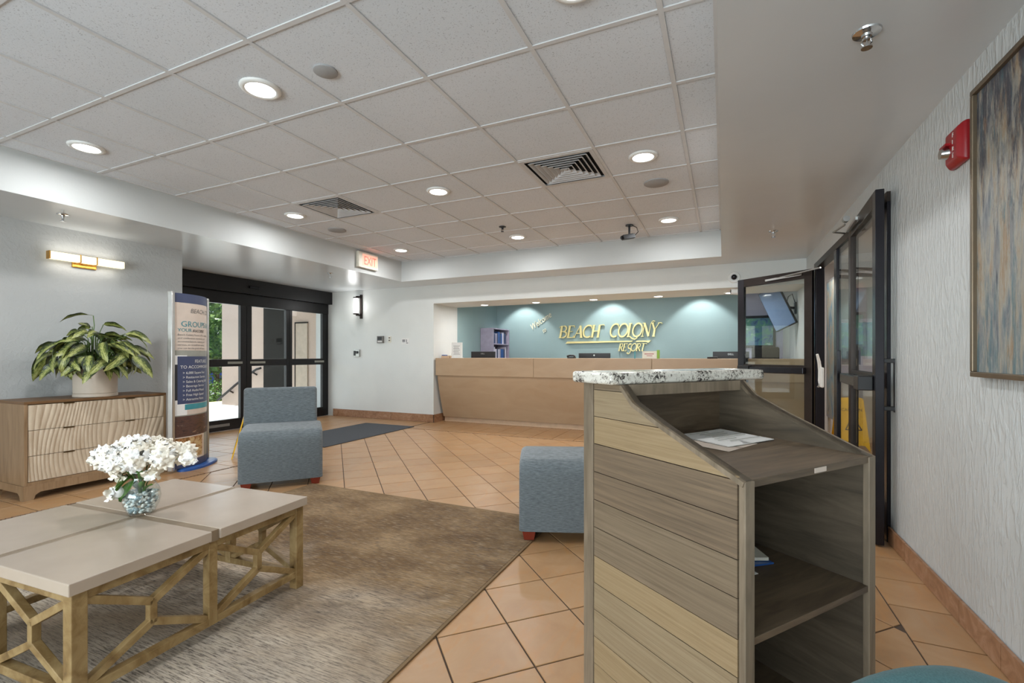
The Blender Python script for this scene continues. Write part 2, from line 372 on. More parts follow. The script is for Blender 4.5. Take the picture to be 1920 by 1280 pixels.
# ------------------------------------------------------------------ mesh helpers
class MB:
    def __init__(s): s.v = []; s.f = []; s.mi = []; s.m = 0
    def add(s, vs, fs):
        n = len(s.v); s.v += [tuple(v) for v in vs]
        for f in fs: s.f.append([n + i for i in f]); s.mi.append(s.m)
        return s
    def box(s, x0, x1, y0, y1, z0, z1):
        v = [(x, y, z) for x in (x0, x1) for y in (y0, y1) for z in (z0, z1)]
        return s.add(v, [(0, 1, 3, 2), (4, 6, 7, 5), (0, 4, 5, 1), (2, 3, 7, 6), (0, 2, 6, 4), (1, 5, 7, 3)])
    def cbox(s, c, d): return s.box(c[0] - d[0] / 2, c[0] + d[0] / 2, c[1] - d[1] / 2, c[1] + d[1] / 2, c[2] - d[2] / 2, c[2] + d[2] / 2)
    def beam(s, p, q, w, h, up=(0, 0, 1)):
        p = Vector(p); q = Vector(q); d = (q - p).normalized(); u = Vector(up)
        sd = d.cross(u).normalized(); u = sd.cross(d).normalized()
        v = [e + sd * a * w / 2 + u * b * h / 2 for e in (p, q) for a, b in ((-1, -1), (1, -1), (1, 1), (-1, 1))]
        return s.add(v, [(0, 1, 2, 3), (7, 6, 5, 4), (0, 4, 5, 1), (1, 5, 6, 2), (2, 6, 7, 3), (3, 7, 4, 0)])
    def cyl(s, p, q, r0, r1=None, n=16):
        r1 = r0 if r1 is None else r1
        p = Vector(p); q = Vector(q); d = (q - p).normalized()
        a = d.orthogonal().normalized(); b = d.cross(a)
        v = []
        for e, r in ((p, r0), (q, r1)):
            for i in range(n):
                t = 2 * PI * i / n; v.append(e + (a * math.cos(t) + b * math.sin(t)) * r)
        f = [(i, (i + 1) % n, n + (i + 1) % n, n + i) for i in range(n)]
        f += [tuple(range(n))[::-1], tuple(range(n, 2 * n))]
        return s.add(v, f)
    def lathe(s, prof, c=(0, 0, 0), n=24, caps=True):
        v = []; k = len(prof)
        for r, z in prof:
            for i in range(n):
                t = 2 * PI * i / n; v.append((c[0] + r * math.cos(t), c[1] + r * math.sin(t), c[2] + z))
        f = [(j * n + i, j * n + (i + 1) % n, (j + 1) * n + (i + 1) % n, (j + 1) * n + i) for j in range(k - 1) for i in range(n)]
        if caps: f += [tuple(range(n))[::-1], tuple(range((k - 1) * n, k * n))]
        return s.add(v, f)
    def tube(s, pts, r, n=8):
        pts = [Vector(p) for p in pts]; v = []; k = len(pts)
        for i, p in enumerate(pts):
            d = (pts[min(i + 1, k - 1)] - pts[max(i - 1, 0)]).normalized()
            up = Vector((0, 0, 1)) if abs(d.z) < 0.95 else Vector((1, 0, 0))
            a = d.cross(up).normalized(); b = a.cross(d)
            rr = r[i] if isinstance(r, (list, tuple)) else r
            for j in range(n):
                t = 2 * PI * j / n; v.append(p + (a * math.cos(t) + b * math.sin(t)) * rr)
        f = [(i * n + j, i * n + (j + 1) % n, (i + 1) * n + (j + 1) % n, (i + 1) * n + j) for i in range(k - 1) for j in range(n)]
        f += [tuple(range(n))[::-1], tuple(range((k - 1) * n, k * n))]
        return s.add(v, f)
    def prism(s, poly, fn, a, b):
        n = len(poly)
        v = [fn(p[0], p[1], a) for p in poly] + [fn(p[0], p[1], b) for p in poly]
        f = [tuple(range(n))[::-1], tuple(range(n, 2 * n))] + [(i, (i + 1) % n, n + (i + 1) % n, n + i) for i in range(n)]
        return s.add(v, f)
    def grid(s, fn, nu, nv):
        v = [fn(i / nu, j / nv) for i in range(nu + 1) for j in range(nv + 1)]
        f = [(i * (nv + 1) + j, (i + 1) * (nv + 1) + j, (i + 1) * (nv + 1) + j + 1, i * (nv + 1) + j + 1) for i in range(nu) for j in range(nv)]
        return s.add(v, f)
    def sphere(s, c, r, n=12, m=8, sc=(1, 1, 1)):
        prof = [(max(1e-4, math.sin(PI * j / m)), -math.cos(PI * j / m)) for j in range(m + 1)]
        k = len(s.v); s.lathe(prof, (0, 0, 0), n)
        s.v[k:] = [(c[0] + x * r * sc[0], c[1] + y * r * sc[1], c[2] + z * r * sc[2]) for x, y, z in s.v[k:]]
        return s
    def mesh(s, name, mats, smooth=False, fixn=True):
        me = bpy.data.meshes.new(name); me.from_pydata(s.v, [], s.f)
        mats = mats if isinstance(mats, (list, tuple)) else [mats]
        for m in mats: me.materials.append(m)
        if len(mats) > 1: me.polygons.foreach_set('material_index', s.mi)
        if fixn:
            import bmesh
            bm = bmesh.new(); bm.from_mesh(me); bmesh.ops.recalc_face_normals(bm, faces=bm.faces); bm.to_mesh(me); bm.free()
        if smooth:
            me.shade_smooth()
            if smooth != 'full': me.set_sharp_from_angle(angle=math.radians(40))
        me.update(); return me
    def build(s, name, mats, parent=None, smooth=False, bevel=0, seg=2, fixn=True):
        o = bpy.data.objects.new(name, s.mesh(name, mats, smooth, fixn)); C.objects.link(o)
        if parent: o.parent = parent
        if bevel:
            b = o.modifiers.new('bevel', 'BEVEL'); b.width = bevel; b.segments = seg; b.limit_method = 'ANGLE'
            b.angle_limit = math.radians(40)
            if seg > 2:
                o.data.shade_smooth(); o.data.set_sharp_from_angle(angle=math.radians(60))
        return o

def thing(name, label, cat, loc=(0, 0, 0), rz=0, group=None):
    o = bpy.data.objects.new(name, None); C.objects.link(o); o.empty_display_size = 0.1
    o.location = loc; o.rotation_euler = (0, 0, rz); o['label'] = label; o['category'] = cat
    if group: o['group'] = group
    return o
def tag(o, label, cat, group=None):
    o['label'] = label; o['category'] = cat
    if group: o['group'] = group
    return o
def struct(o): o['kind'] = 'structure'; return o
def ref(name, mesh, parent, loc=(0, 0, 0), rot=(0, 0, 0), sc=(1, 1, 1)):
    o = bpy.data.objects.new(name, mesh); C.objects.link(o); o.parent = parent
    o.location = loc; o.rotation_euler = rot; o.scale = sc; return o

def text_geo(body, size, extrude=0.0, shear=0.0, align='LEFT', spacing=1.0):
    cu = bpy.data.curves.new('t', 'FONT'); cu.body = body; cu.size = size; cu.extrude = extrude; cu.shear = shear
    cu.align_x = align; cu.space_character = spacing; cu.resolution_u = 3
    o = bpy.data.objects.new('t', cu); C.objects.link(o)
    dg = bpy.context.evaluated_depsgraph_get(); dg.update()
    me = bpy.data.meshes.new_from_object(o.evaluated_get(dg))
    vs = [tuple(v.co) for v in me.vertices]; fs = [tuple(p.vertices) for p in me.polygons]
    bpy.data.objects.remove(o); bpy.data.curves.remove(cu); bpy.data.meshes.remove(me)
    return vs, fs
def text_on(mb, body, size, fn, extrude=0.001, **k):
    vs, fs = text_geo(body, size, extrude, **k)
    mb.add([fn(x, y, z) for x, y, z in vs], fs); return mb

# ------------------------------------------------------------------ room shell
XR, YB, XS, XD = 0.93, 6.72, -5.63, -6.88
ZS, ZT = 2.33, 2.65
TX0, TX1, TY1 = -4.74, -0.02, 6.18
YN = -3.8
# floor: grout bed with tiles on it
floor = struct(MB().box(-7.3, 5.2, YN - 0.2, 11.2, -0.12, -0.004).build('floor', M['grout']))
def clip(poly, x0, x1, y0, y1):
    for ax, lim, sgn in ((0, x0, 1), (0, x1, -1), (1, y0, 1), (1, y1, -1)):
        out = []
        for i in range(len(poly)):
            a, b = poly[i], poly[(i + 1) % len(poly)]
            ia, ib = sgn * (a[ax] - lim) >= 0, sgn * (b[ax] - lim) >= 0
            if ia: out.append(a)
            if ia != ib:
                t = (lim - a[ax]) / (b[ax] - a[ax]); out.append((a[0] + t * (b[0] - a[0]), a[1] + t * (b[1] - a[1])))
        poly = out
        if len(poly) < 3: return []
    return poly
def area(p): return abs(sum(p[i][0] * p[(i + 1) % len(p)][1] - p[(i + 1) % len(p)][0] * p[i][1] for i in range(len(p)))) / 2
cs, sn = math.cos(cam.rotation_euler.z), math.sin(cam.rotation_euler.z)
def sees(x, y):
    d = -sn * x + cs * y; a = cs * x + sn * y
    if d < 0.3: return False, d
    return abs(a / d) < 1.16 and EYE / d < 0.74, d
TP = 0.302; G = 0.0035
tiles = []
BX0, BX1, BY1 = -4.55, 0.688, 6.02
o0 = Vector((-1.055, 2.03)); e1 = Vector((1, 1)) / math.sqrt(2) * TP; e2 = Vector((-1, 1)) / math.sqrt(2) * TP
h = (TP / 2 - G)
for i in range(-40, 41):
    for j in range(-40, 41):
        a = o0 + e1 * i + e2 * j
        q = [a + e1 * u / TP * (TP) for u in ()] 
        ge1 = e1 * (G / TP); ge2 = e2 * (G / TP)
        sq = [a + ge1 + ge2, a + e1 - ge1 + ge2, a + e1 + e2 - ge1 - ge2, a + e2 + ge1 - ge2]
        p = clip([(v.x, v.y) for v in sq], BX0, BX1 - G, -0.4, BY1)
        if len(p) >= 3 and area(p) > 0.002: tiles.append((p, (i, j) if area(p) > 0.0855 else None))
def straight(x0, x1, y0, y1, ox, oy):
    for i in range(int((x1 - x0) / TP) + 2):
        for j in range(int((y1 - y0) / TP) + 2):
            a, b = ox + i * TP, oy + j * TP
            p = clip([(a + G, b + G), (a + TP - G, b + G), (a + TP - G, b + TP - G), (a + G, b + TP - G)], x0, x1, y0, y1)
            if len(p) >= 3 and area(p) > 0.001: tiles.append((p, None))
straight(BX1 + G, XR, -0.4, YB, BX1, 2.37 - 12 * TP)
straight(XS, BX0 - 0.03, -0.4, 3.34, BX0 - 0.03 - 4 * TP, -0.4)
straight(XD, BX0 - 0.03, 3.34, YB, BX0 - 0.03 - 8 * TP, 3.34)
straight(BX0, BX1, BY1 + 0.03, 7.1, BX0, BY1 + 0.03)
straight(XR + 0.15, 5.0, 2.5, 8.0, XR + 0.15, 2.5)
def under_rug(p): return all(-3.29 < x < -1.09 and y < 3.04 for x, y in p)
ranked = []; 
for p, k in tiles:
    cx = sum(v[0] for v in p) / len(p); cy = sum(v[1] for v in p) / len(p)
    ok, d = sees(cx, cy)
    if under_rug(p): continue
    ranked.append((0 if ok else 1, d if ok else 99 + abs(cx) + abs(cy), p))
ranked.sort(key=lambda r: r[:2])
def tile_mb(mb, p, z=0.0):
    n = len(p); cx = sum(v[0] for v in p) / n; cy = sum(v[1] for v in p) / n
    def sh(v, k):
        dx, dy = cx - v[0], cy - v[1]; L = math.hypot(dx, dy) or 1
        return (v[0] + dx / L * k, v[1] + dy / L * k)
    v = [(x, y, -0.01) for x, y in p] + [(x, y, z - 0.0015) for x, y in p] + [(*sh(q, 0.002), z) for q in p]
    f = [(k * n + i, k * n + (i + 1) % n, (k + 1) * n + (i + 1) % n, (k + 1) * n + i) for k in (0, 1) for i in range(n)]
    f.append(tuple(range(2 * n, 3 * n)))
    mb.add(v, f)
rest = MB()
for i, (_, d, p) in enumerate(ranked):
    if i < 298 and _ == 0:
        mb = MB(); tile_mb(mb, p); mb.build('floor_tile', M['ftile'], floor)
    else: tile_mb(rest, p)
r_o = rest.build('floor_tile', M['ftile'], floor); r_o['kind'] = 'stuff'
mos = MB()
def mosaic(p, q):
    p = Vector(p); q = Vector(q); L = (q - p).length; d = (q - p) / L; n = Vector((-d.y, d.x)); t = 0
    while t < L - 0.02:
        w = rnd.uniform(0.014, 0.024); a = p + d * t; b = p + d * (t + w); k = rnd.uniform(0.008, 0.014)
        mos.prism([a - n * k, b - n * k, b + n * k, a + n * k], lambda x, y, z: (x, y, z), -0.01, 0.001); t += w + rnd.uniform(0.004, 0.02)
mosaic((BX0 - 0.015, -0.3), (BX0 - 0.015, 3.9)); mosaic((BX0, BY1 + 0.015), (BX1, BY1 + 0.015)); mosaic((-4.4, 6.93), (XR, 6.97))
mo = mos.build('mosaic_strip', M['mosaic'], floor); mo['kind'] = 'stuff'

# walls
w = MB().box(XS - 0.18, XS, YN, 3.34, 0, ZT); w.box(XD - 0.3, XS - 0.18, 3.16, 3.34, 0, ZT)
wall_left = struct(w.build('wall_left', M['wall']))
JX, JY, ZN = -4.484, 7.5, 2.02
w = MB().box(XD - 0.3, JX, YB, JY, 0, ZT); w.box(JX, XR, YB, JY, ZN, ZT)
wall_back = struct(w.build('wall_back', M['wall_smooth']))
DY0, DY1, ZD = 3.55, 6.06, 2.12
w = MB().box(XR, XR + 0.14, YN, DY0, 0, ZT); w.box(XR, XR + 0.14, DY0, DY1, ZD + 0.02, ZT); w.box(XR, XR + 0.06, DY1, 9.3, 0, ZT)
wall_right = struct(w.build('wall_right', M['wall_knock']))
# rear wall behind the camera with three window openings
w = MB()
w.box(XS, XR, YN - 0.15, YN, 0, 0.25); w.box(XS, XR, YN - 0.15, YN, 2.2, ZT)
for a, b in ((XS, -4.9), (-3.25, -3.05), (-1.4, -1.2), (0.45, XR)): w.box(a, b, YN - 0.15, YN, 0.25, 2.2)
wall_rear = struct(w.build('wall_rear', M['wall_smooth']))
for k, (a, b) in enumerate(((-4.9, -3.25), (-3.05, -1.4), (-1.2, 0.45))):
    f = MB()
    for x in (a + 0.03, (a + b) / 2, b - 0.03): f.box(x - 0.03, x + 0.03, YN - 0.12, YN - 0.04, 0.25, 2.2)
    for z in (0.28, 2.17): f.box(a, b, YN - 0.12, YN - 0.04, z - 0.03, z + 0.03)
    wf = struct(f.build('window_%d' % (k + 1), M['black']))
    MB().box(a + 0.06, b - 0.06, YN - 0.085, YN - 0.075, 0.3, 2.15).build('pane', M['glass'], wf)
# ceiling slab, soffit ring
ceiling = struct(MB().box(XD - 0.3, XR + 0.14, YN - 0.15, JY, ZT + 0.03, ZT + 0.15).build('ceiling', M['cgrid']))
s_ = MB()
s_.box(XD - 0.1, TX0, YN, YB, ZS, ZT + 0.02); s_.box(TX1, XR, YN, YB, ZS, ZT + 0.02); s_.box(TX0, TX1, TY1, YB, ZS, ZT + 0.02)
so = struct(s_.build('trim_1', [M['soffit'], M['soffit_face']]))
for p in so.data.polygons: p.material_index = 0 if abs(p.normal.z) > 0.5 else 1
# office behind the counter
OX0, OY1 = JX, 9.17
struct(MB().box(OX0 - 0.12, OX0, JY, OY1, 0, 2.5).build('wall_office_left', M['teal']))
struct(MB().box(OX0 - 0.12, 0.29, OY1, OY1 + 0.12, 0, 2.5).build('wall_office_back', M['teal']))
struct(MB().box(0.29, XR + 0.14, OY1 + 0.05, OY1 + 0.17, 0, 2.5).build('wall_office_right', M['bluegrey']))
struct(MB().box(OX0 - 0.12, XR + 0.14, JY, OY1 + 0.17, 2.5, 2.6).build('ceiling_office', M['cgrid']))
# side room to the right
w = MB(); w.box(XR + 0.14, 5.1, 8.0, 8.1, 0, 2.45); w.box(5.0, 5.1, 2.4, 8.0, 0, 2.45); w.box(XR + 0.14, 5.1, 2.4, 2.5, 0, 2.45)
struct(w.build('wall_side_room', M['roomgrey']))
struct(MB().box(XR + 0.14, 5.1, 2.4, 8.1, 2.45, 2.55).build('ceiling_side_room', M['cgrid']))

# ceiling tiles and grid
GX = [-0.25 - 0.6115 * k for k in range(8)]; GY = [1.535 + 0.608 * k for k in range(-4, 8)]
xs = [TX1] + GX + [TX0]; xs = sorted(set(x for x in xs if TX0 <= x <= TX1)); ys = [-1.5] + [y for y in GY if y < TY1] + [TY1]
vent_cells = [(-1.473, 3.359), (-3.919, 3.359)]
cell_mesh = {}
for i in range(len(xs) - 1):
    for j in range(len(ys) - 1):
        x0, x1, y0, y1 = xs[i], xs[i + 1], ys[j], ys[j + 1]
        if y1 < 0.2 or any(abs(x0 - vx) < 0.1 and abs(y0 - vy) < 0.1 for vx, vy in vent_cells): continue
        if x1 - x0 < 0.02: continue
        key = (round(x1 - x0, 2), round(y1 - y0, 2))
        if key not in cell_mesh:
            hx, hy = (x1 - x0) / 2 - 0.002, (y1 - y0) / 2 - 0.002
            cell_mesh[key] = MB().add([(-hx, -hy, 0.008), (hx, -hy, 0.008), (hx, hy, 0.008), (-hx, hy, 0.008), (-hx + 0.012, -hy + 0.012, 0.0), (hx - 0.012, -hy + 0.012, 0.0), (hx - 0.012, hy - 0.012, 0.0), (-hx + 0.012, hy - 0.012, 0.0), (-hx, -hy, 0.02), (hx, -hy, 0.02), (hx, hy, 0.02), (-hx, hy, 0.02)],
                [(4, 5, 6, 7), (0, 1, 5, 4), (1, 2, 6, 5), (2, 3, 7, 6), (3, 0, 4, 7), (0, 8, 9, 1), (1, 9, 10, 2), (2, 10, 11, 3), (3, 11, 8, 0), (8, 11, 10, 9)]).mesh('ceiling_tile', M['ctile'])
        ref('ceiling_tile', cell_mesh[key], ceiling, ((x0 + x1) / 2, (y0 + y1) / 2, ZT + 0.004), (0, 0, 0))
for x in GX: MB().box(x - 0.012, x + 0.012, ys[0], TY1, ZT - 0.002, ZT + 0.03).build('grid_bar', M['cgrid'], ceiling)
for y in GY:
    if y > 0.2: MB().box(TX0, TX1, y - 0.012, y + 0.012, ZT - 0.0015, ZT + 0.03).build('grid_bar', M['cgrid'], ceiling)
MB().box(TX0, TX0 + 0.02, ys[0], TY1, ZT - 0.002, ZT + 0.03).box(TX1 - 0.02, TX1, ys[0], TY1, ZT - 0.002, ZT + 0.03).box(TX0, TX1, TY1 - 0.02, TY1, ZT - 0.002, ZT + 0.03).build('edge_trim', M['cgrid'], ceiling)

# tiled baseboards
def baseboard(name, p, q, hgt, n_off, step=0.33, off=0.0):
    p = Vector(p); q = Vector(q); L = (q - p).length; d = (q - p) / L; n = Vector((d.y, -d.x)) * n_off
    root = struct(MB().prism([p, q, q + n * 0.008, p + n * 0.008], lambda x, y, z: (x, y, z), 0.0, hgt - 0.006).build(name, M['grout']))
    t = -off
    while t < L:
        a, b = max(t, 0) + 0.0015, min(t + step, L) - 0.0015
        if b - a > 0.02:
            A, B = p + d * a, p + d * b
            MB().prism([A + n * 0.004, B + n * 0.004, B + n * 0.016, A + n * 0.016], lambda x, y, z: (x, y, z), 0.003, hgt).build('baseboard_tile', M['btile'], root)
        t += step
baseboard('baseboard_right', (XR, 0.9), (XR, DY0 - 0.01), 0.10, -1, 0.33, 0.28)
baseboard('baseboard_back', (XD + 0.15, YB), (JX, YB), 0.135, 1, 0.62, 0.5)
baseboard('baseboard_niche', (JX, YB), (JX, JY - 0.05), 0.135, 1, 0.33)
baseboard('baseboard_left', (XS, 3.34), (XS, 0.3), 0.12, -1, 0.33)

# ------------------------------------------------------------------ entrance doors (left)
root = struct(MB().box(XD - 0.02, XD + 0.12, 3.36, YB - 0.002, 2.10, ZS - 0.001).build('door_1', M['black']))
fr = lambda n, y0, y1, z0, z1, x0=XD - 0.03, x1=XD + 0.03, m='black': MB().box(x0, x1, y0, y1, z0, z1).build(n, M[m], root, bevel=0.004)
fr('top_rail', 3.36, 6.71, 1.92, 2.10)
bays = [(3.46, 4.14), (4.30, 4.93), (5.12, 5.77), (5.89, 6.57)]
for a, b in ((3.36, 3.46), (4.14, 4.22), (4.222, 4.30), (4.93, 5.03), (5.034, 5.12), (5.77, 5.825), (5.828, 5.89), (6.57, 6.705)): fr('stile', a, b, 0.01, 1.92)
for i, (a, b) in enumerate(bays):
    fr('middle_rail', a, b, 0.97, 1.08); fr('bottom_rail', a, b, 0.01, 0.17)
    for z0, z1 in ((0.17, 0.97), (1.08, 1.92)):
        MB().box(XD - 0.006, XD + 0.006, a, b, z0, z1).build('pane', M['glass'], root)
for a, b in ((4.72, 4.96), (5.09, 5.36), (6.38, 6.6)):
    MB().box(XD + 0.03, XD + 0.032, a, b, 1.01, 1.045).build('warning_strip', M['printgrey'], root)
MB().box(XD + 0.03, XD + 0.032, 4.4, 4.75, 0.07, 0.11).build('warning_strip', M['inkgrey'], root)
MB().box(XD + 0.12, XD + 0.16, 5.0, 5.16, 2.19, 2.23).build('motion_sensor', M['darkgloss'], root, bevel=0.008)

# ------------------------------------------------------------------ right hand doorway: frame, leaves, sidelight
root = struct(MB().box(XR - 0.02, XR + 0.06, DY0, DY1, ZD - 0.04, ZD + 0.02).build('door_2', M['bronze']))
fr2 = lambda n, y0, y1, z0, z1, m='bronze', x0=XR - 0.02, x1=XR + 0.015: MB().box(x0, x1, y0, y1, z0, z1).build(n, M[m], root, bevel=0.004)
fr2('jamb', DY0, DY0 + 0.07, 0, ZD - 0.04, 'darkgloss'); fr2('jamb', DY1 - 0.10, DY1 + 0.001, 0, ZD - 0.04, 'darkgloss', XR - 0.02, XR + 0.062)
fr2('mullion', 4.36, 4.41, 0, ZD - 0.04, 'darkgloss'); fr2('mullion', 4.95, 5.05, 0, ZD - 0.04, 'darkgloss')
fr2('bottom_rail', 4.41, 4.95, 0.0, 0.12)
MB().box(XR - 0.008, XR + 0.002, 4.41, 4.95, 0.12, ZD - 0.04).build('pane', M['glass'], root)
def leaf_door(name, hinge, free, hgt, mface=1, pull=True):
    hx = Vector(hinge); fx = Vector(free); L = (fx - hx).length; ang = math.atan2(fx.y - hx.y, fx.x - hx.x)
    r = struct(MB().box(0, 0.085, -0.022, 0.022, 0.01, hgt).build(name, M['bronze'], bevel=0.003))
    r.location = (hx.x, hx.y, 0); r.rotation_euler = (0, 0, ang)
    P = lambda n, x0, x1, y0, y1, z0, z1, m='bronze', bv=0.003: MB().box(x0, x1, y0, y1, z0, z1).build(n, M[m], r, bevel=bv)
    P('lock_stile', L - 0.085, L, -0.022, 0.022, 0.01, hgt, 'darkgloss')
    P('top_rail', 0.085, L - 0.085, -0.022, 0.022, hgt - 0.095, hgt); P('middle_rail', 0.085, L - 0.085, -0.022, 0.022, 0.93, 1.03)
    P('bottom_rail', 0.085, L - 0.085, -0.022, 0.022, 0.01, 0.20)
    P('pane', 0.085, L - 0.085, -0.004, 0.004, 1.03, hgt - 0.095, 'glass', 0); P('pane', 0.085, L - 0.085, -0.004, 0.004, 0.20, 0.93, 'glass', 0)
    s = mface
    P('push_bar', 0.06, L - 0.06, min(s * 0.022, s * 0.085), max(s * 0.022, s * 0.085), 0.935, 1.005, 'darkgloss', 0.006)
    P('push_bar_cap', L - 0.20, L - 0.05, min(s * 0.022, s * 0.10), max(s * 0.022, s * 0.10), 0.925, 1.015, 'blackpl', 0.006)
    if pull:
        h_ = MB(); y = -s
        h_.box(L - 0.06, L - 0.03, min(y * 0.075, y * 0.10), max(y * 0.075, y * 0.10), 0.80, 1.12)
        for z in (0.81, 1.095): h_.box(L - 0.06, L - 0.03, min(y * 0.022, y * 0.10), max(y * 0.022, y * 0.10), z - 0.0, z + 0.025)
        h_.build('pull_handle', M['blackpl'], r, bevel=0.003)
    a = MB(); a.beam((0.10, s * 0.04, hgt - 0.05), (0.52, s * 0.05, hgt - 0.06), 0.014, 0.022); a.build('closer_arm', M['steel'], r)
    return r
leaf_door('door_3', (0.905, 4.375), (0.850, 3.445), 2.13, -1)
leaf_door('door_4', (0.895, 6.02), (0.18, 6.585), 2.085, 1, True)
c_ = MB(); c_.tube([(0.90, 4.60, 2.135), (0.80, 4.46, 2.12), (0.845, 4.30, 2.135)], 0.008); c_.cyl((0.83, 4.22, 2.15), (0.83, 4.17, 2.15), 0.022); c_.build('closer_arm', M['steel'], root)
c_ = MB().beam((0.92, 5.75, 2.05), (0.60, 6.22, 2.04), 0.014, 0.014); c_.build('closer_arm', M['steel'], root)

# ------------------------------------------------------------------ ceiling fittings
k = 0
for j, y in enumerate((1.84, 3.66, 5.49)):
    for i, x in enumerate((-0.555, -2.39, -4.215)):
        where = [['at the top picture edge, third in the front row', 'second from left in the front row, large and bright', 'far left of the front row, near the left soffit'],
                 ['right end of the middle row, beside the square air vent', 'middle of the middle row, between the two air vents', 'left end of the middle row, behind the left air vent'],
                 ['right end of the back row, near the ceiling camera', 'middle of the back row, beside the black sprinkler', 'left end of the back row, above the exit sign']][j][i]
        t = thing('downlight', 'round recessed ceiling downlight ' + where, 'downlight', (x, y, ZT), 0, 'ceiling downlights')
        MB().lathe([(0.076, 0.003), (0.078, -0.010), (0.088, -0.014), (0.102, -0.010), (0.108, -0.002), (0.108, 0.003)], n=32, caps=False).build('trim_ring', M['whitepl'], t, smooth=True)
        MB().cyl((0, 0, -0.002), (0, 0, -0.007), 0.0765, n=32).build('lens', M['lens'], t)
        light('downlight_lamp', 'AREA', (x, y, ZT - 0.03), 12, (0, 0, 0), 0.14, None, (0.96, 0.98, 1.0))
for n_, (x, y), lb in ((0, (-1.168, 3.663), 'square louvred ceiling air vent right of centre, the nearer looking one'), (1, (-3.613, 3.663), 'square louvred ceiling air vent at the left, by the left soffit')):
    t = thing('air_vent', lb, 'vent', (x, y, ZT), 0, 'ceiling air vents')
    MB().box(-0.296, 0.296, -0.296, 0.296, 0.02, 0.03).build('backing', M['ventdark'], t)
    f = MB()
    for a, b in ((0.296, 0.262),):
        f.add([(s1 * r, s2 * r, -0.004) for r in (a, b) for s1, s2 in ((-1, -1), (1, -1), (1, 1), (-1, 1))] + [(s1 * a, s2 * a, 0.02) for s1, s2 in ((-1, -1), (1, -1), (1, 1), (-1, 1))], [(i, (i + 1) % 4, 4 + (i + 1) % 4, 4 + i) for i in range(4)] + [(i, (i + 1) % 4, 8 + (i + 1) % 4, 8 + i) for i in range(4)])
    f.build('frame', M['vent'], t, fixn=False)
    for q in range(6):
        a = 0.238 - q * 0.040; b = a - 0.024
        f = MB()
        f.add([(s1 * r, s2 * r, z) for r, z in ((a, -0.006), (b, 0.018), (b - 0.002, 0.015), (a - 0.003, -0.008)) for s1, s2 in ((-1, -1), (1, -1), (1, 1), (-1, 1))],
              [(4 * u + i, 4 * u + (i + 1) % 4, (4 * (u + 1) + (i + 1) % 4) % 16, (4 * (u + 1) + i) % 16) for u in range(4) for i in range(4)])
        f.build('louvre', M['vent'], t)
    MB().box(-0.012, 0.012, -0.012, 0.012, -0.004, 0.02).build('centre_plate', M['vent'], t)
for (x, y), lb in (((-0.535, 4.27), 'flat round grey ceiling speaker behind the right air vent downlight'), ((-1.93, 1.87), 'small faint oval grey grille in the ceiling tile beside the large front downlight'), ((-4.25, 4.30), 'flat round grey ceiling speaker behind the left air vent, near the exit sign')):
    r = 0.105 if x != -1.93 else 0.062
    o = MB().lathe([(r, 0.004), (r, -0.004), (r - 0.008, -0.008), (0.001, -0.009)], n=32).build('ceiling_speaker', M['greypl'], smooth=True)
    o.location = (x, y, ZT); tag(o, lb, 'speaker')
def sprinkler(x, y, z, lb, mat, sc=1.0):
    t = thing('sprinkler_head', lb, 'sprinkler', (x, y, z), 0, 'fire sprinkler heads')
    MB().lathe([(0.042 * sc, 0.0), (0.04 * sc, -0.006), (0.016 * sc, -0.010), (0.014 * sc, -0.018)], n=24).build('escutcheon', M[mat], t, smooth=True)
    b = MB().cyl((0, 0, -0.012), (0, 0, -0.03), 0.011); b.tube([(0.011, 0, -0.025), (0.015, 0, -0.04), (0.004, 0, -0.058)], 0.003); b.tube([(-0.011, 0, -0.025), (-0.015, 0, -0.04), (-0.004, 0, -0.058)], 0.003)
    b.cyl((0, 0, -0.03), (0, 0, -0.055), 0.003); b.build('body', M[mat], t, smooth=True)
    MB().cyl((0, 0, -0.056), (0, 0, -0.060), 0.018).build('deflector', M[mat], t)
sprinkler(0.482, 2.112, ZS, 'chrome sprinkler head on the right soffit near the top of the picture', 'chrome', 1.1)
sprinkler(0.438, 5.126, ZS, 'small chrome sprinkler head at the far end of the right soffit', 'chrome')
sprinkler(-5.089, 2.06, ZS, 'chrome sprinkler head on the left soffit above the gold wall light', 'chrome')
sprinkler(-5.193, 5.12, ZS, 'small sprinkler head on the glossy soffit before the entrance doors', 'chrome')
sprinkler(-2.365, 4.982, ZT, 'small black sprinkler head hanging from the tiled ceiling', 'blackpl')
t = thing('ceiling_camera', 'black security camera hanging on a bracket with a looped cable from the tiled ceiling', 'camera', (-0.993, 5.525, ZT))
MB().cyl((0, 0, 0), (0, 0, -0.01), 0.045).cyl((0, 0, -0.01), (0, 0, -0.10), 0.012).build('bracket', M['blackpl'], t)
b = MB().beam((-0.07, -0.05, -0.15), (0.05, 0.04, -0.12), 0.06, 0.055); b.build('body', M['blackpl'], t, bevel=0.006)
MB().cyl((-0.07, -0.05, -0.15), (-0.082, -0.06, -0.153), 0.02).build('lens', M['darkgloss'], t)
MB().tube([(0.03, 0.0, -0.005), (0.08, 0.02, -0.03), (0.095, 0.03, -0.08), (0.05, 0.04, -0.12)], 0.005).build('cable', M['blackpl'], t)
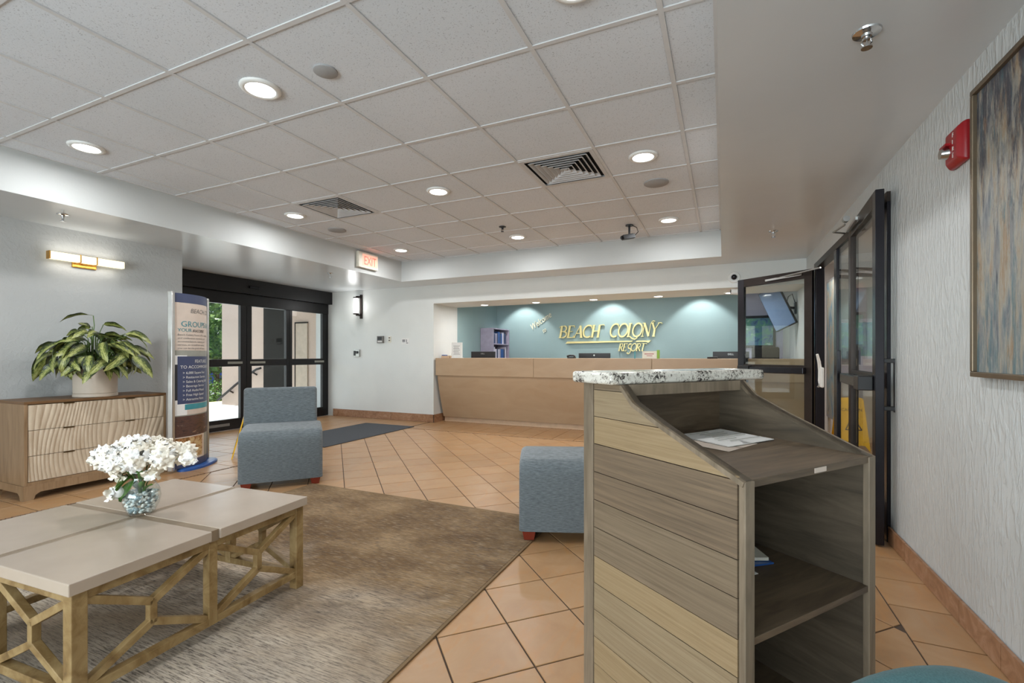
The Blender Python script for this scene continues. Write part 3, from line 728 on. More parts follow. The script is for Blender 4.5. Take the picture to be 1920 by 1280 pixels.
# niche downlights and the office spots that wash the teal wall
for i, x in enumerate((-3.79, -2.83, -1.86, -0.88, 0.09)):
    t = thing('niche_downlight', 'small recessed downlight over the reception counter, ' + ['leftmost', 'second from left', 'the middle one', 'fourth from left', 'rightmost, by the bullet camera'][i], 'downlight', (x, 7.26, ZN), 0, 'downlights over the reception counter')
    MB().lathe([(0.058, 0.002), (0.060, -0.008), (0.082, -0.006), (0.084, 0.002)], n=24, caps=False).build('trim_ring', M['whitepl'], t, smooth=True)
    MB().cyl((0, 0, -0.002), (0, 0, -0.006), 0.058, n=24).build('lens', M['lens'], t)
    light('niche_lamp', 'AREA', (x, 7.26, ZN - 0.02), 9, (0, 0, 0), 0.10)
for x in (-3.82, -1.98, -0.36):
    light('office_spot', 'SPOT', (x, 8.70, 2.46), 55, (math.radians(14), 0, 0), 0.03, spot=math.radians(88), blend=0.35)

# ------------------------------------------------------------------ exit sign, wall lights, wall devices
t = thing('exit_sign', 'lit exit sign with red letters on the left ceiling edge before the entrance doors', 'exit sign', (TX0, 5.355, 2.395))
MB().box(0.002, 0.05, -0.205, 0.205, 0, 0.225).build('housing', M['cream'], t, bevel=0.008)
MB().box(0.05, 0.052, -0.125, 0.185, 0.03, 0.195).build('face', M['exitface'], t)
text_on(MB(), 'EXIT', 0.175, lambda x, y, z: (0.053 + z, -0.10 + x * 0.72, 0.05 + y), 0.001).build('letters', M['exitred'], t)
t = thing('wall_light', 'long gold LED bar wall light glowing on the left wall above the plant', 'wall light', (XS, 2.435, 2.05))
MB().box(0.0, 0.02, -0.095, 0.095, -0.075, 0.045).build('back_plate', M['gold'], t, bevel=0.006)
MB().box(0.02, 0.05, -0.03, 0.03, -0.045, -0.02).build('arm', M['gold'], t)
MB().box(0.045, 0.10, -0.285, 0.293, -0.034, 0.034).build('diffuser', M['ledbar'], t, bevel=0.006)
MB().box(0.043, 0.102, -0.293, -0.284, -0.036, 0.036).build('end_cap', M['gold'], t)
for y in (-0.065, 0.062): MB().box(0.041, 0.104, y - 0.004, y + 0.004, -0.038, 0.038).build('band', M['gold'], t)
light('wall_light_lamp', 'AREA', (XS + 0.075, 2.435, 2.095), 0.55, (PI, 0, 0), 0.05, 0.5, (1, 0.97, 0.92))
light('wall_light_lamp', 'AREA', (XS + 0.075, 2.435, 2.005), 0.55, (0, 0, 0), 0.05, 0.5, (1, 0.97, 0.92))
t = thing('wall_sconce', 'upright tube wall sconce with frosted glass and dark metal bracket on the back wall', 'wall light', (-6.10, YB, 1.81))
MB().box(0.03, 0.075, -0.03, 0.0, 0.0, 0.44).build('bracket', M['bronze'], t, bevel=0.004)
MB().cyl((0.0, -0.09, 0.10), (0.0, -0.09, 0.37), 0.042, n=20).build('glass_tube', M['sconceglass'], t, smooth=True)
for z in (0.075, 0.37): MB().cyl((0, -0.09, z), (0, -0.09, z + 0.02), 0.05, n=20).build('cap', M['bronze'], t, smooth=True)
MB().box(0.0, 0.06, -0.095, -0.02, 0.385, 0.41).box(0.0, 0.06, -0.095, -0.02, 0.05, 0.075).build('arm', M['bronze'], t)
light('sconce_lamp', 'POINT', (-6.10, YB - 0.2, 2.03), 2.5, size=0.05)
def device(name, lb, cat, x0, x1, z0, z1, mat, thick=0.03):
    t = thing(name, lb, cat, ((x0 + x1) / 2, YB, z0)); hw = (x1 - x0) / 2; hh = z1 - z0
    MB().box(-hw, hw, -thick, 0, 0, hh).build('housing', M[mat], t, bevel=0.004); return t, hw, hh
t, hw, hh = device('door_control_panel', 'dark square control panel on the back wall, left of the small white plate', 'control panel', -5.668, -5.53, 1.36, 1.486, 'inkgrey', 0.035)
MB().box(-hw + 0.02, hw - 0.02, -0.038, -0.035, 0.015, 0.04).build('label_strip', M['paper'], t); MB().box(-hw + 0.02, hw - 0.03, -0.038, -0.035, 0.055, hh - 0.015).build('screen', M['blackpl'], t)
t, hw, hh = device('light_switch', 'narrow white switch plate with two toggles on the back wall', 'switch', -5.44, -5.375, 1.365, 1.48, 'cream', 0.008)
for z in (0.03, 0.075): MB().box(-0.012, 0.012, -0.02, -0.008, z, z + 0.022).build('toggle', M['inkgrey'], t)
t, hw, hh = device('wall_notice', 'small white notice with dark print on the back wall', 'notice', -5.15, -4.985, 1.33, 1.44, 'paper', 0.004)
k_ = MB()
for z in (0.07, 0.045): 
    for a, b in ((-0.065, -0.005), (0.015, 0.035)): k_.box(a, b, -0.0055, -0.004, z, z + 0.013)
k_.box(0.02, 0.06, -0.0055, -0.004, 0.02, 0.03).build('print', M['ink'], t)
t, hw, hh = device('intercom', 'grey wall intercom box near the entrance doors, below the tube sconce', 'intercom', -6.22, -6.08, 1.115, 1.245, 'steel', 0.03)
MB().cyl((0.02, -0.03, 0.08), (0.02, -0.045, 0.08), 0.025).build('button', M['blackpl'], t); MB().box(-0.055, -0.02, -0.04, -0.03, 0.02, 0.11).build('grille', M['blackpl'], t)
t = thing('dome_camera', 'small round dome camera with black eye on the wall above the open glass door', 'camera', (0.128, YB, 2.148))
MB().cyl((0, 0, 0), (0, -0.02, 0), 0.075, 0.065, n=24).build('base', M['whitepl'], t, smooth=True); MB().sphere((0, -0.03, 0), 0.036).build('eye', M['darkgloss'], t, smooth=True)
t = thing('bullet_camera', 'white bullet security camera under the counter ledge beside the open glass door', 'camera', (0.20, 6.69, ZN))
MB().cyl((0, -0.02, 0.0), (0, -0.02, -0.05), 0.012).cyl((0.01, 0.0, -0.02), (0.01, -0.035, -0.02), 0.03).build('mount', M['whitepl'], t)
MB().cyl((0.04, -0.02, -0.075), (-0.11, -0.04, -0.065), 0.035, n=16).build('body', M['whitepl'], t, smooth=True)
MB().cyl((-0.11, -0.04, -0.065), (-0.115, -0.041, -0.065), 0.028, n=16).build('lens', M['blackpl'], t)

# fire alarm on the right wall
t = thing('fire_alarm', 'red fire alarm strobe on the right wall beside the painting', 'fire alarm', (XR, 2.605, 1.95))
prof = [(-0.075, 0.0), (0.075, 0.0), (0.075, 0.19), (-0.075, 0.19)]
b = MB(); b.add([(0, -0.075, 0), (0, 0.075, 0), (0, 0.075, 0.165), (0, -0.075, 0.165), (-0.02, -0.075, 0), (-0.02, 0.075, 0), (-0.02, 0.075, 0.165), (-0.02, -0.075, 0.165), (-0.042, -0.055, 0.02), (-0.042, 0.055, 0.02), (-0.042, 0.055, 0.145), (-0.042, -0.055, 0.145)],
      [(0, 1, 2, 3), (0, 4, 5, 1), (1, 5, 6, 2), (2, 6, 7, 3), (3, 7, 4, 0), (4, 8, 9, 5), (5, 9, 10, 6), (6, 10, 11, 7), (7, 11, 8, 4), (8, 11, 10, 9)])
b.build('housing', M['red'], t, bevel=0.008, seg=3)
MB().cyl((-0.04, 0.03, 0.065), (-0.068, 0.03, 0.065), 0.026, 0.02, n=16).build('strobe_lens', M['chrome'], t, smooth=True)
MB().box(-0.06, -0.04, 0.0, 0.06, 0.09, 0.10).build('strobe_hood', M['red'], t)
b = MB()
for i, ch in enumerate('FIRE'): text_on(b, ch, 0.026, lambda x, y, z, i=i: (-0.0432 - z, -0.018 - x, 0.115 - i * 0.029 + y), 0.0006)
b.build('lettering', M['paper'], t)
# painting
t = thing('framed_painting', 'large abstract painting in blue, grey and ochre streaks on the right wall', 'painting', (XR, 1.93, 1.056))
PW, PH = 1.02, 1.125
MB().box(-0.025, -0.004, -PW / 2 + 0.018, PW / 2 - 0.018, 0.018, PH - 0.018).build('canvas', M['painting'], t)
for a in ((-PW / 2, PW / 2, 0, 0.02), (-PW / 2, PW / 2, PH - 0.02, PH)): MB().box(-0.04, 0, *a).build('frame_bar', M['pframe'], t, bevel=0.003)
for a in ((-PW / 2, -PW / 2 + 0.02), (PW / 2 - 0.02, PW / 2)): MB().box(-0.04, 0, a[0], a[1], 0.02, PH - 0.02).build('frame_bar', M['pframe'], t, bevel=0.003)

# ------------------------------------------------------------------ reception counter
t = thing('reception_counter', 'long maple reception counter with a flared front below the gold wall lettering', 'counter', (-1.78, 6.74, 0))
cx0, cx1 = -4.462 + 1.78, 0.925 + 1.78
MB().box(cx0, cx1, 0.06, 0.62, 1.06, 1.095).build('worktop', M['counter'], t, bevel=0.004)
for a, b in ((cx0, -2.672 + 1.78), (-2.672 + 1.78, -0.905 + 1.78), (-0.905 + 1.78, cx1)):
    MB().box(a + 0.002, b - 0.002, 0.0, 0.06, 0.80, 1.095).build('fascia_panel', M['counter'], t, bevel=0.003)
prof = [(0.02, 0.80), (0.03, 0.72), (0.06, 0.60), (0.10, 0.45), (0.15, 0.28), (0.19, 0.16), (0.21, 0.085)]
b = MB(); b.prism(prof + [(0.60, 0.085), (0.60, 0.80)], lambda x, y, z: (z, x, y), cx0 + 0.03, cx1); b.build('flared_front', M['counter'], t, smooth=True)
MB().box(cx0 + 0.03, cx1, 0.25, 0.58, 0, 0.085).build('toe_kick', M['counter_toe'], t)
MB().box(cx0 + 0.2, cx1, 0.60, 0.62, 0.0, 1.06).build('inner_panel', M['counter_toe'], t)
t = thing('staff_desk', 'low staff desk behind the reception counter that carries the monitors', 'desk', (-1.7, 7.36, 0))
MB().box(-2.5, 2.55, 0.005, 0.50, 0.70, 0.73).build('desktop', M['counter_toe'], t)
for x in (-2.45, -0.8, 0.8, 2.5): MB().box(x - 0.02, x + 0.02, 0.03, 0.48, 0, 0.70).build('leg_panel', M['counter_toe'], t)
# on the counter
def counter_z(): return 1.095
t = thing('sign_holder', 'small white sign holder with a printed notice on the left of the reception counter', 'sign holder', (-4.16, 6.95, counter_z()))
MB().box(-0.105, 0.105, -0.004, 0.004, 0.005, 0.265).build('sheet', M['paper'], t); MB().box(-0.105, 0.105, -0.04, 0.04, 0, 0.006).build('base', M['whitepl'], t)
k_ = MB()
for i in range(7): k_.box(-0.07 + 0.01 * (i % 2), 0.06 - 0.012 * (i % 3), -0.0055, -0.004, 0.06 + i * 0.024, 0.066 + i * 0.024)
k_.build('print', M['inkgrey'], t)
t = thing('cutlery_tray', 'small low wooden tray with blue packets at the left end of the reception counter', 'tray', (-4.37, 6.95, counter_z()))
MB().box(-0.075, 0.085, -0.05, 0.05, 0, 0.04).build('tray', M['counter_toe'], t); MB().box(-0.07, -0.01, -0.045, 0.045, 0.04, 0.055).build('packet', M['bluestand'], t)
t = thing('note_block', 'small white cup of slips on the wooden tray end of the counter', 'cup', (-4.31, 7.06, counter_z())); MB().lathe([(0.025, 0), (0.032, 0.08)], n=16).build('cup', M['whitepl'], t, smooth=True)
for i, (x, z0, z1, w2, lb) in enumerate(((-3.97, 0.73, 1.209, 0.24, 'black monitor behind the left end of the reception counter'), (-1.92, 0.73, 1.176, 0.26, 'black monitor behind the middle of the reception counter'), (0.10, 0.73, 1.195, 0.24, 'black monitor behind the right end of the counter, beside the open glass door'))):
    t = thing('monitor', lb, 'monitor', (x, 7.55, z0), 0, 'monitors behind the counter')
    MB().box(-w2, w2, -0.02, 0.02, 0.12, z1 - z0).build('housing', M['blackpl'], t, bevel=0.004)
    MB().box(-0.03, 0.03, -0.0, 0.03, 0.02, 0.16).build('neck', M['blackpl'], t); MB().box(-0.11, 0.11, -0.08, 0.09, 0, 0.02).build('base', M['blackpl'], t)
    MB().box(-w2 + 0.015, w2 - 0.015, 0.02, 0.022, 0.14, z1 - z0 - 0.015).build('screen', M['screen'], t)
    if i != 1: text_on(MB(), 'DELL', 0.035, lambda x_, y_, z_: (x_, -0.0205 - z_, z1 - z0 - 0.05 + y_), 0.0005, align='CENTER').build('logo', M['steel'], t)
    else: MB().cyl((0, -0.0201, z1 - z0 - 0.035), (0, -0.022, z1 - z0 - 0.035), 0.013).build('logo', M['steel'], t)
t = thing('desk_phone', 'small dark telephone handset on the counter, left of the middle monitor', 'telephone', (-2.13, 6.98, counter_z()))
MB().box(-0.06, 0.05, -0.05, 0.06, 0, 0.022).build('body', M['blackpl'], t, bevel=0.006); MB().tube([(-0.07, -0.02, 0.03), (-0.03, -0.02, 0.042), (0.03, -0.02, 0.042), (0.06, -0.02, 0.03)], 0.014).build('handset', M['blackpl'], t, smooth=True)
t = thing('card_box', 'cream card box with red print and a lime edge on the reception counter', 'card box', (-0.96, 6.95, counter_z()))
MB().box(-0.10, 0.10, -0.03, 0.03, 0, 0.105).build('box', M['cream'], t); MB().box(0.10, 0.135, -0.03, 0.03, 0, 0.12).build('lime_edge', M['lime'], t)
MB().box(-0.07, 0.06, -0.0315, -0.03, 0.06, 0.07).box(-0.04, 0.04, -0.0315, -0.03, 0.035, 0.043).build('print', M['red'], t)
o = MB().box(-0.008, 0.008, -0.008, 0.008, 0, 0.10).build('green_pen', M['tealprint']); o.location = (-1.17, 6.95, counter_z()); tag(o, 'slim green upright marker beside the cream card box', 'pen')
o = MB().cyl((-0.07, 0, 0.012), (0.06, 0.02, 0.012), 0.012, 0.016).build('stapler', M['blackpl'], bevel=0.003); o.location = (-0.13, 6.95, counter_z()); tag(o, 'small black stapler on the counter before the right monitor', 'stapler')

# gold wall lettering built from strokes
def arc(cx, cy, rx, ry, a0, a1, n=14): return [(cx + rx * math.cos(math.radians(a0 + (a1 - a0) * i / n)), cy + ry * math.sin(math.radians(a0 + (a1 - a0) * i / n))) for i in range(n + 1)]
TH, TN = 0.17, 0.06
LET = {
 'B': ([([(0.12, 0), (0.12, 1)], TH), ([(-0.08, 0.86), (0.0, 0.99), (0.12, 1.0), (0.35, 1.0)], TN), (arc(0.33, 0.76, 0.24, 0.24, 90, -90), 0.11), (arc(0.35, 0.26, 0.30, 0.26, 90, -90), 0.13), ([(0.0, 0), (0.36, 0)], TN), ([(0.12, 0.52), (0.34, 0.52)], TN)], 0.72),
 'E': ([([(0.12, 0), (0.12, 1)], TH), ([(0.0, 1), (0.55, 1)], TN), ([(0.12, 0.52), (0.45, 0.52)], TN), ([(0.0, 0), (0.58, 0)], TN), ([(0.55, 1.0), (0.57, 0.84)], TN), ([(0.58, 0.0), (0.62, 0.18)], TN)], 0.66),
 'A': ([([(0.02, 0), (0.40, 1.0)], TN), ([(0.40, 1.0), (0.66, 0)], TH), ([(0.14, 0.34), (0.55, 0.34)], TN), ([(-0.06, 0), (0.12, 0)], TN), ([(0.54, 0), (0.78, 0)], TN)], 0.74),
 'C': ([(arc(0.45, 0.5, 0.42, 0.5, 55, 305, 22), 0.12), ([(0.69, 0.91), (0.74, 0.72)], TN)], 0.76),
 'H': ([([(0.12, 0), (0.12, 1)], TH), ([(0.62, 0), (0.62, 1)], TH), ([(0.12, 0.5), (0.62, 0.5)], TN), ([(0.0, 0), (0.24, 0)], TN), ([(0.5, 0), (0.74, 0)], TN), ([(0.0, 1), (0.24, 1)], TN), ([(0.55, 1), (0.75, 1.0), (0.95, 1.04), (1.02, 0.94)], TN)], 0.95),
 'O': ([(arc(0.46, 0.5, 0.42, 0.5, 0, 360, 30), 0.12)], 0.90),
 'L': ([([(0.12, 0), (0.12, 1)], TH), ([(0.0, 1), (0.26, 1)], TN), ([(0.0, 0.0), (0.3, 0.0), (0.55, -0.16), (0.8, -0.2), (1.0, -0.08)], 0.09)], 0.42),
 'N': ([([(0.10, 0), (0.10, 1)], TN), ([(0.10, 1), (0.66, 0)], TH), ([(0.66, 0), (0.66, 0.9), (0.72, 1.08), (0.86, 1.16), (1.0, 1.12)], TN), ([(-0.02, 0), (0.22, 0)], TN), ([(-0.08, 1), (0.12, 1)], TN)], 0.74),
 'Y': ([([(0.36, 0.48), (0.36, 0)], TH), ([(0.36, 0.48), (0.06, 1)], 0.14), ([(0.36, 0.48), (0.66, 1)], TN), ([(-0.06, 1), (0.20, 1)], TN), ([(0.55, 1), (0.86, 1), (0.94, 0.9)], TN), ([(0.24, 0), (0.5, 0)], TN)], 0.78),
 'R': ([([(0.12, 0), (0.12, 1)], TH), ([(0.0, 1), (0.35, 1)], TN), (arc(0.33, 0.76, 0.24, 0.24, 90, -90), 0.11), ([(0.30, 0.50), (0.66, 0)], 0.14), ([(0.12, 0.52), (0.34, 0.52)], TN), ([(0.0, 0), (0.24, 0)], TN), ([(0.6, 0), (0.76, 0)], TN)], 0.72),
 'S': ([(arc(0.33, 0.75, 0.26, 0.25, 40, 270, 16) + arc(0.33, 0.2, 0.30, 0.30, 90, -150, 18), 0.12)], 0.66),
 'T': ([([(0.35, 0), (0.35, 1)], TH), ([(-0.02, 1), (0.80, 1), (0.86, 0.88)], TN), ([(0.22, 0), (0.5, 0)], TN)], 0.72)}
def stroke(mb, pts, w, fn, e0, e1):
    pts = [Vector(p) for p in pts]; n = len(pts); Ls = []; Rs = []
    for i, p in enumerate(pts):
        d = (pts[min(i + 1, n - 1)] - pts[max(i - 1, 0)]).normalized(); nn = Vector((-d.y, d.x)) * w / 2
        Ls.append(p + nn); Rs.append(p - nn)
    mb.add([fn(*q, e) for q in Ls + Rs for e in (e0, e1)], [])
    k = len(mb.v) - 4 * n; L = lambda i, e: k + 2 * i + e; R = lambda i, e: k + 2 * n + 2 * i + e
    for i in range(n - 1):
        for f in ((L(i, 1), L(i + 1, 1), R(i + 1, 1), R(i, 1)), (L(i, 0), R(i, 0), R(i + 1, 0), L(i + 1, 0)), (L(i, 0), L(i + 1, 0), L(i + 1, 1), L(i, 1)), (R(i, 0), R(i, 1), R(i + 1, 1), R(i + 1, 0))):
            mb.f.append(list(f)); mb.mi.append(0)
    for i in (0, n - 1): mb.f.append([L(i, 0), L(i, 1), R(i, 1), R(i, 0)]); mb.mi.append(0)
def letters(word, x0, x1, z0, hgt, shear, depth, lb, grp, name='wall_letter', per=None):
    tot = sum(LET[c][1] for c in word); sx = (x1 - x0) / tot; x = x0
    for i, c in enumerate(word):
        mb = MB(); zz, hh = (per or {}).get(i, (z0, hgt))
        for j, (pts, w) in enumerate(LET[c][0]):
            stroke(mb, pts, w, lambda u, v, e: (u * sx + v * shear * hh, -e, v * hh), 0.012, depth + 0.0004 * j)
        o = mb.build(name, M['goldletter']); o.location = (x, OY1, zz)
        tag(o, 'raised gold letter %s, %s of the word %s on the teal wall' % (c, ['first', 'second', 'third', 'fourth', 'fifth', 'sixth'][i], lb), 'letter', grp)
        x += LET[c][1] * sx
letters('BEACH', -3.06, -2.18, 1.50, 0.235, 0.18, 0.045, 'BEACH', 'gold letters of BEACH')
letters('COLONY', -2.03, -1.11, 1.50, 0.25, 0.18, 0.045, 'COLONY', 'gold letters of COLONY')
letters('RESORT', -1.855, -1.36, 1.225, 0.14, 0.22, 0.04, 'RESORT', 'gold letters of RESORT', per={2: (1.19, 0.17)})
mb = MB(); mb.prism([(-2.92, 1.378), (-1.60, 1.398), (-1.57, 1.42), (-2.88, 1.42)], lambda x, z, e: (x, OY1 - e, z), 0.01, 0.045)
tag(mb.build('gold_underline', M['goldletter']), 'long raised gold rule under the lettering BEACH COLONY', 'rule')
mb = MB(); mb.prism([(-1.53, 1.395), (-1.33, 1.395), (-1.29, 1.375), (-1.24, 1.42), (-1.50, 1.42)], lambda x, z, e: (x, OY1 - e, z), 0.01, 0.045)
tag(mb.build('gold_underline', M['goldletter']), 'short raised gold rule just above the word RESORT', 'rule')
def script_word(body, size, x0, z0, ang, lb):
    mb = MB(); ca, sa = math.cos(ang), math.sin(ang)
    text_on(mb, body, size, lambda x, y, z: (x * 0.76 * ca - y * sa, -0.012 - z, x * 0.76 * sa + y * ca), 0.006, shear=0.4, spacing=1.0)
    o = mb.build('wall_word', M['wordcream']); o.location = (x0, OY1, z0); tag(o, lb, 'lettering')
script_word('Welcome', 0.175, -3.67, 1.66, math.radians(32), 'slanting raised word Welcome on the teal wall')
script_word('to', 0.13, -3.41, 1.60, math.radians(32), 'small raised word to under Welcome on the teal wall')

# office furniture seen over the counter
t = thing('bookshelf', 'lilac office bookshelf with files against the left teal wall behind the counter', 'bookshelf', (OX0 + 0.16, 8.77, 0))
MB().box(-0.14, 0.14, -0.38, -0.36, 0, 1.69).build('side_panel', M['lilac'], t); MB().box(-0.14, 0.14, 0.36, 0.38, 0, 1.69).build('side_panel', M['lilac'], t)
for z in (0.05, 0.4, 0.75, 1.05, 1.36, 1.67): MB().box(-0.14, 0.14, -0.36, 0.36, z, z + 0.02).build('shelf', M['lilac'], t)
MB().box(-0.15, -0.14, -0.38, 0.38, 0, 1.69).build('back_panel', M['lilac'], t)
ORD = ['first', 'second', 'third', 'fourth', 'fifth', 'sixth', 'seventh', 'eighth', 'ninth', 'tenth', 'eleventh', 'twelfth']
for z, sh_ in ((1.07, 'lower visible'), (1.38, 'upper')):
    y = -0.355; n_ = 0
    while y < 0.28 and n_ < 11:
        wd = rnd.uniform(0.055, 0.075); hb = rnd.uniform(0.19, 0.25); ci = rnd.randrange(4)
        o = MB().box(0, 0.2, 0, wd - 0.003, 0, hb).build('file_binder', [M['navy'], M['lilac'], M['whitemat'], M['bluestand']][ci]); o.location = (OX0 + 0.07, 8.77 + y, z + 0.0005)
        tag(o, '%s file binder, %s from the left on the %s shelf of the lilac bookshelf' % (['navy', 'lilac', 'white', 'blue'][ci], ORD[n_], sh_), 'binder', 'binders on the office bookshelf'); y += wd; n_ += 1

t = thing('small_picture', 'small framed tropical picture on the blue grey office wall behind the open glass door', 'picture', (0.56, OY1 + 0.05, 1.27))
MB().box(-0.26, 0.26, -0.02, 0, 0, 0.56).build('frame', M['darkgloss'], t); MB().box(-0.22, 0.22, -0.024, -0.02, 0.045, 0.515).build('print', M['seascape'], t)
t = thing('wall_television', 'flat television on a bracket seen through the glass of the open door', 'television', (0.93, 7.62, 1.80))
o = MB().box(-0.30, 0.30, -0.025, 0.025, -0.15, 0.15).build('screen_housing', M['blackpl'], t, bevel=0.005); o.location = (-0.24, -0.12, 0.0); o.rotation_euler = (math.radians(8), math.radians(66), math.radians(-25))
MB().box(-0.29, 0.29, -0.028, -0.0255, -0.14, 0.14).build('screen', M['screen'], o)
MB().beam((0, 0, 0), (-0.2, -0.07, 0.02), 0.05, 0.03).box(-0.02, 0, -0.06, 0.06, -0.08, 0.08).build('bracket', M['blackpl'], t)
MB().tube([(-0.01, -0.02, 0.06), (-0.05, -0.03, 0.20), (-0.10, -0.05, 0.16), (-0.13, -0.06, 0.03)], 0.006).build('cable', M['blackpl'], t)
t = thing('office_chair', 'black high backed office chair behind the right end of the counter', 'chair', (0.60, 8.3, 0))
MB().box(-0.19, 0.19, -0.05, 0.03, 0.62, 1.27).build('backrest', M['hair'], t, bevel=0.03, seg=4); MB().box(-0.24, 0.24, 0.0, 0.48, 0.44, 0.53).build('seat', M['hair'], t, bevel=0.03, seg=4)
MB().cyl((0, 0.22, 0.08), (0, 0.22, 0.45), 0.03).beam((0, -0.01, 0.45), (0, -0.01, 0.66), 0.05, 0.02, (0, 1, 0)).build('column', M['blackpl'], t)
for i in range(5):
    a = i * 2 * PI / 5; MB().beam((0, 0.22, 0.08), (0.28 * math.cos(a), 0.22 + 0.28 * math.sin(a), 0.05), 0.04, 0.03).sphere((0.28 * math.cos(a), 0.22 + 0.28 * math.sin(a), 0.028), 0.026, 8, 6).build('leg', M['blackpl'], t)

# ------------------------------------------------------------------ things by the right doors
t = thing('poster_board', 'tall printed poster board standing just inside the side room doorway', 'poster board', (1.32, 7.35, 0))
MB().box(-0.015, 0.015, -0.37, 0.37, 0.30, 2.16).build('panel', M['silver'], t); MB().box(-0.018, -0.015, -0.34, 0.34, 0.34, 2.12).build('print', M['posterprint'], t)
MB().box(-0.15, 0.2, -0.3, -0.26, 0, 0.03).box(-0.15, 0.2, 0.26, 0.3, 0, 0.03).box(-0.015, 0.015, -0.3, -0.26, 0.03, 0.3).box(-0.015, 0.015, 0.26, 0.3, 0.03, 0.3).build('stand', M['silver'], t)
o = MB().box(-0.015, 0.015, -0.05, 0.05, 0, 1.18).build('black_post', M['darkgloss'], bevel=0.004); o.location = (0.835, 4.50, 0); tag(o, 'narrow upright black board standing against the doorway mullion', 'post')
t = thing('wall_phone', 'white handset with a hanging strap on the black door post by the far open door', 'telephone', (0.905, 5.55, 0.80))
MB().tube([(-0.05, -0.03, 0.35), (-0.03, 0.0, 0.28), (-0.012, 0.05, 0.18), (-0.012, 0.06, 0.08), (-0.03, 0.04, 0.02)], [0.012, 0.016, 0.018, 0.018, 0.012]).build('handset', M['whitepl'], t, smooth=True)
MB().box(-0.02, 0.005, -0.05, 0.05, 0.02, 0.22).build('cradle', M['whitepl'], t, bevel=0.008)
def wet_sign(loc, rz, lb, grp):
    t = thing('wet_floor_sign', lb, 'floor sign', loc, rz, grp)
    for s in (-1, 1):
        T = lambda x, z, e, s=s: (x, s * (0.16 * (1 - z / 0.62) + 0.012) + e * s, z)
        MB().prism([(-0.14, 0), (-0.10, 0.06), (0.10, 0.06), (0.14, 0), (0.15, 0.0), (0.135, 0.60), (0.115, 0.62), (-0.115, 0.62), (-0.135, 0.60), (-0.15, 0)], T, 0, 0.012).build('panel', M['yellow'], t)
        if s == -1:
            b = MB(); text_on(b, 'CAUTION', 0.048, lambda x, y, z: T(x, 0.46 + y, 0.0125 + z), 0.0005, align='CENTER').build('lettering', M['ink'], t)
            b = MB()
            for p, q in (((-0.085, 0.24), (0, 0.40)), ((0, 0.40), (0.085, 0.24)), ((0.085, 0.24), (-0.085, 0.24)), ((-0.02, 0.33), (0.02, 0.30)), ((-0.02, 0.30), (0.03, 0.265)), ((0.0, 0.31), (-0.03, 0.27)), ((-0.03, 0.15), (0.02, 0.20)), ((0.0, 0.13), (0.03, 0.17))):
                stroke(b, [p, q], 0.012, lambda u, v, e: T(u, v, e), 0.0122, 0.014)
            b.build('symbol', M['ink'], t)
    MB().box(-0.05, 0.05, -0.012, 0.012, 0.57, 0.60).build('hinge', M['yellow'], t)
wet_sign((1.42, 6.98, 0), math.radians(8), 'yellow caution sign seen through the side room doorway', 'yellow floor signs')
wet_sign((-4.92, 3.66, 0), math.radians(-37), 'yellow floor sign mostly hidden behind the grey armless chair', 'yellow floor signs')
t = thing('wall_chart', 'large pale chart on the far wall of the side room', 'chart', (1.75, 8.0, 0.75)); MB().box(-0.3, 0.5, -0.02, 0, 0, 0.9).build('sheet', M['whitemat'], t); MB().box(-0.26, 0.46, -0.024, -0.02, 0.38, 0.85).build('print', M['seascape'], t)
MB().box(-0.22, 0.0, -0.026, -0.02, 0.26, 0.5).build('card', M['navy'], t)

# ------------------------------------------------------------------ rug and mat
t = thing('area_rug', 'large distressed beige and grey rug under the coffee table', 'rug', (-2.34, 1.38, 0))
MB().box(-0.96, 1.265, -1.68, 1.675, 0.0, 0.010).build('pile', M['rug'], t, bevel=0.004)
b = MB()
for a in ((1.265, 1.278, -1.69, 1.685), (-0.973, -0.96, -1.69, 1.685)): b.box(a[0], a[1], a[2], a[3], 0, 0.008)
for a in ((-0.96, 1.265, 1.675, 1.688), (-0.96, 1.265, -1.693, -1.68)): b.box(a[0], a[1], a[2], a[3], 0, 0.008)
b.build('binding', M['rugedge'], t)
o = MB().box(-0.49, 0.49, -0.92, 0.92, 0, 0.01).build('entrance_mat', M['mat_dark'], bevel=0.004); o.location = (-4.98, 5.26, 0); tag(o, 'dark grey entrance mat on the tiles before the glass doors', 'mat')

# ------------------------------------------------------------------ coffee table
t = thing('coffee_table', 'square coffee table with a pale four panel top and open lattice wooden sides', 'table', (-2.315, 1.19, 0.010), math.radians(3.7))
HW, ZTOP = 0.477, 0.435
for sx in (-1, 1):
    for sy in (-1, 1):
        MB().box(*sorted((sx * 0.018, sx * HW)), *sorted((sy * 0.018, sy * HW)), ZTOP - 0.04, ZTOP).build('top_panel', M['tabletop'], t, bevel=0.003)
MB().box(-HW + 0.01, HW - 0.01, -0.018, 0.018, ZTOP - 0.045, ZTOP - 0.002).build('top_strip', M['tablejoint'], t)
MB().box(-0.018, 0.018, -HW + 0.002, HW - 0.002, ZTOP - 0.045, ZTOP - 0.0025).build('top_strip', M['tablejoint'], t)
LG = HW - 0.035; zb, zt_ = 0.055, ZTOP - 0.04
for sx in (-1, 1):
    for sy in (-1, 1): MB().box(sx * LG - 0.022, sx * LG + 0.022, sy * LG - 0.022, sy * LG + 0.022, 0, zt_).build('leg', M['tableframe'], t, bevel=0.003)
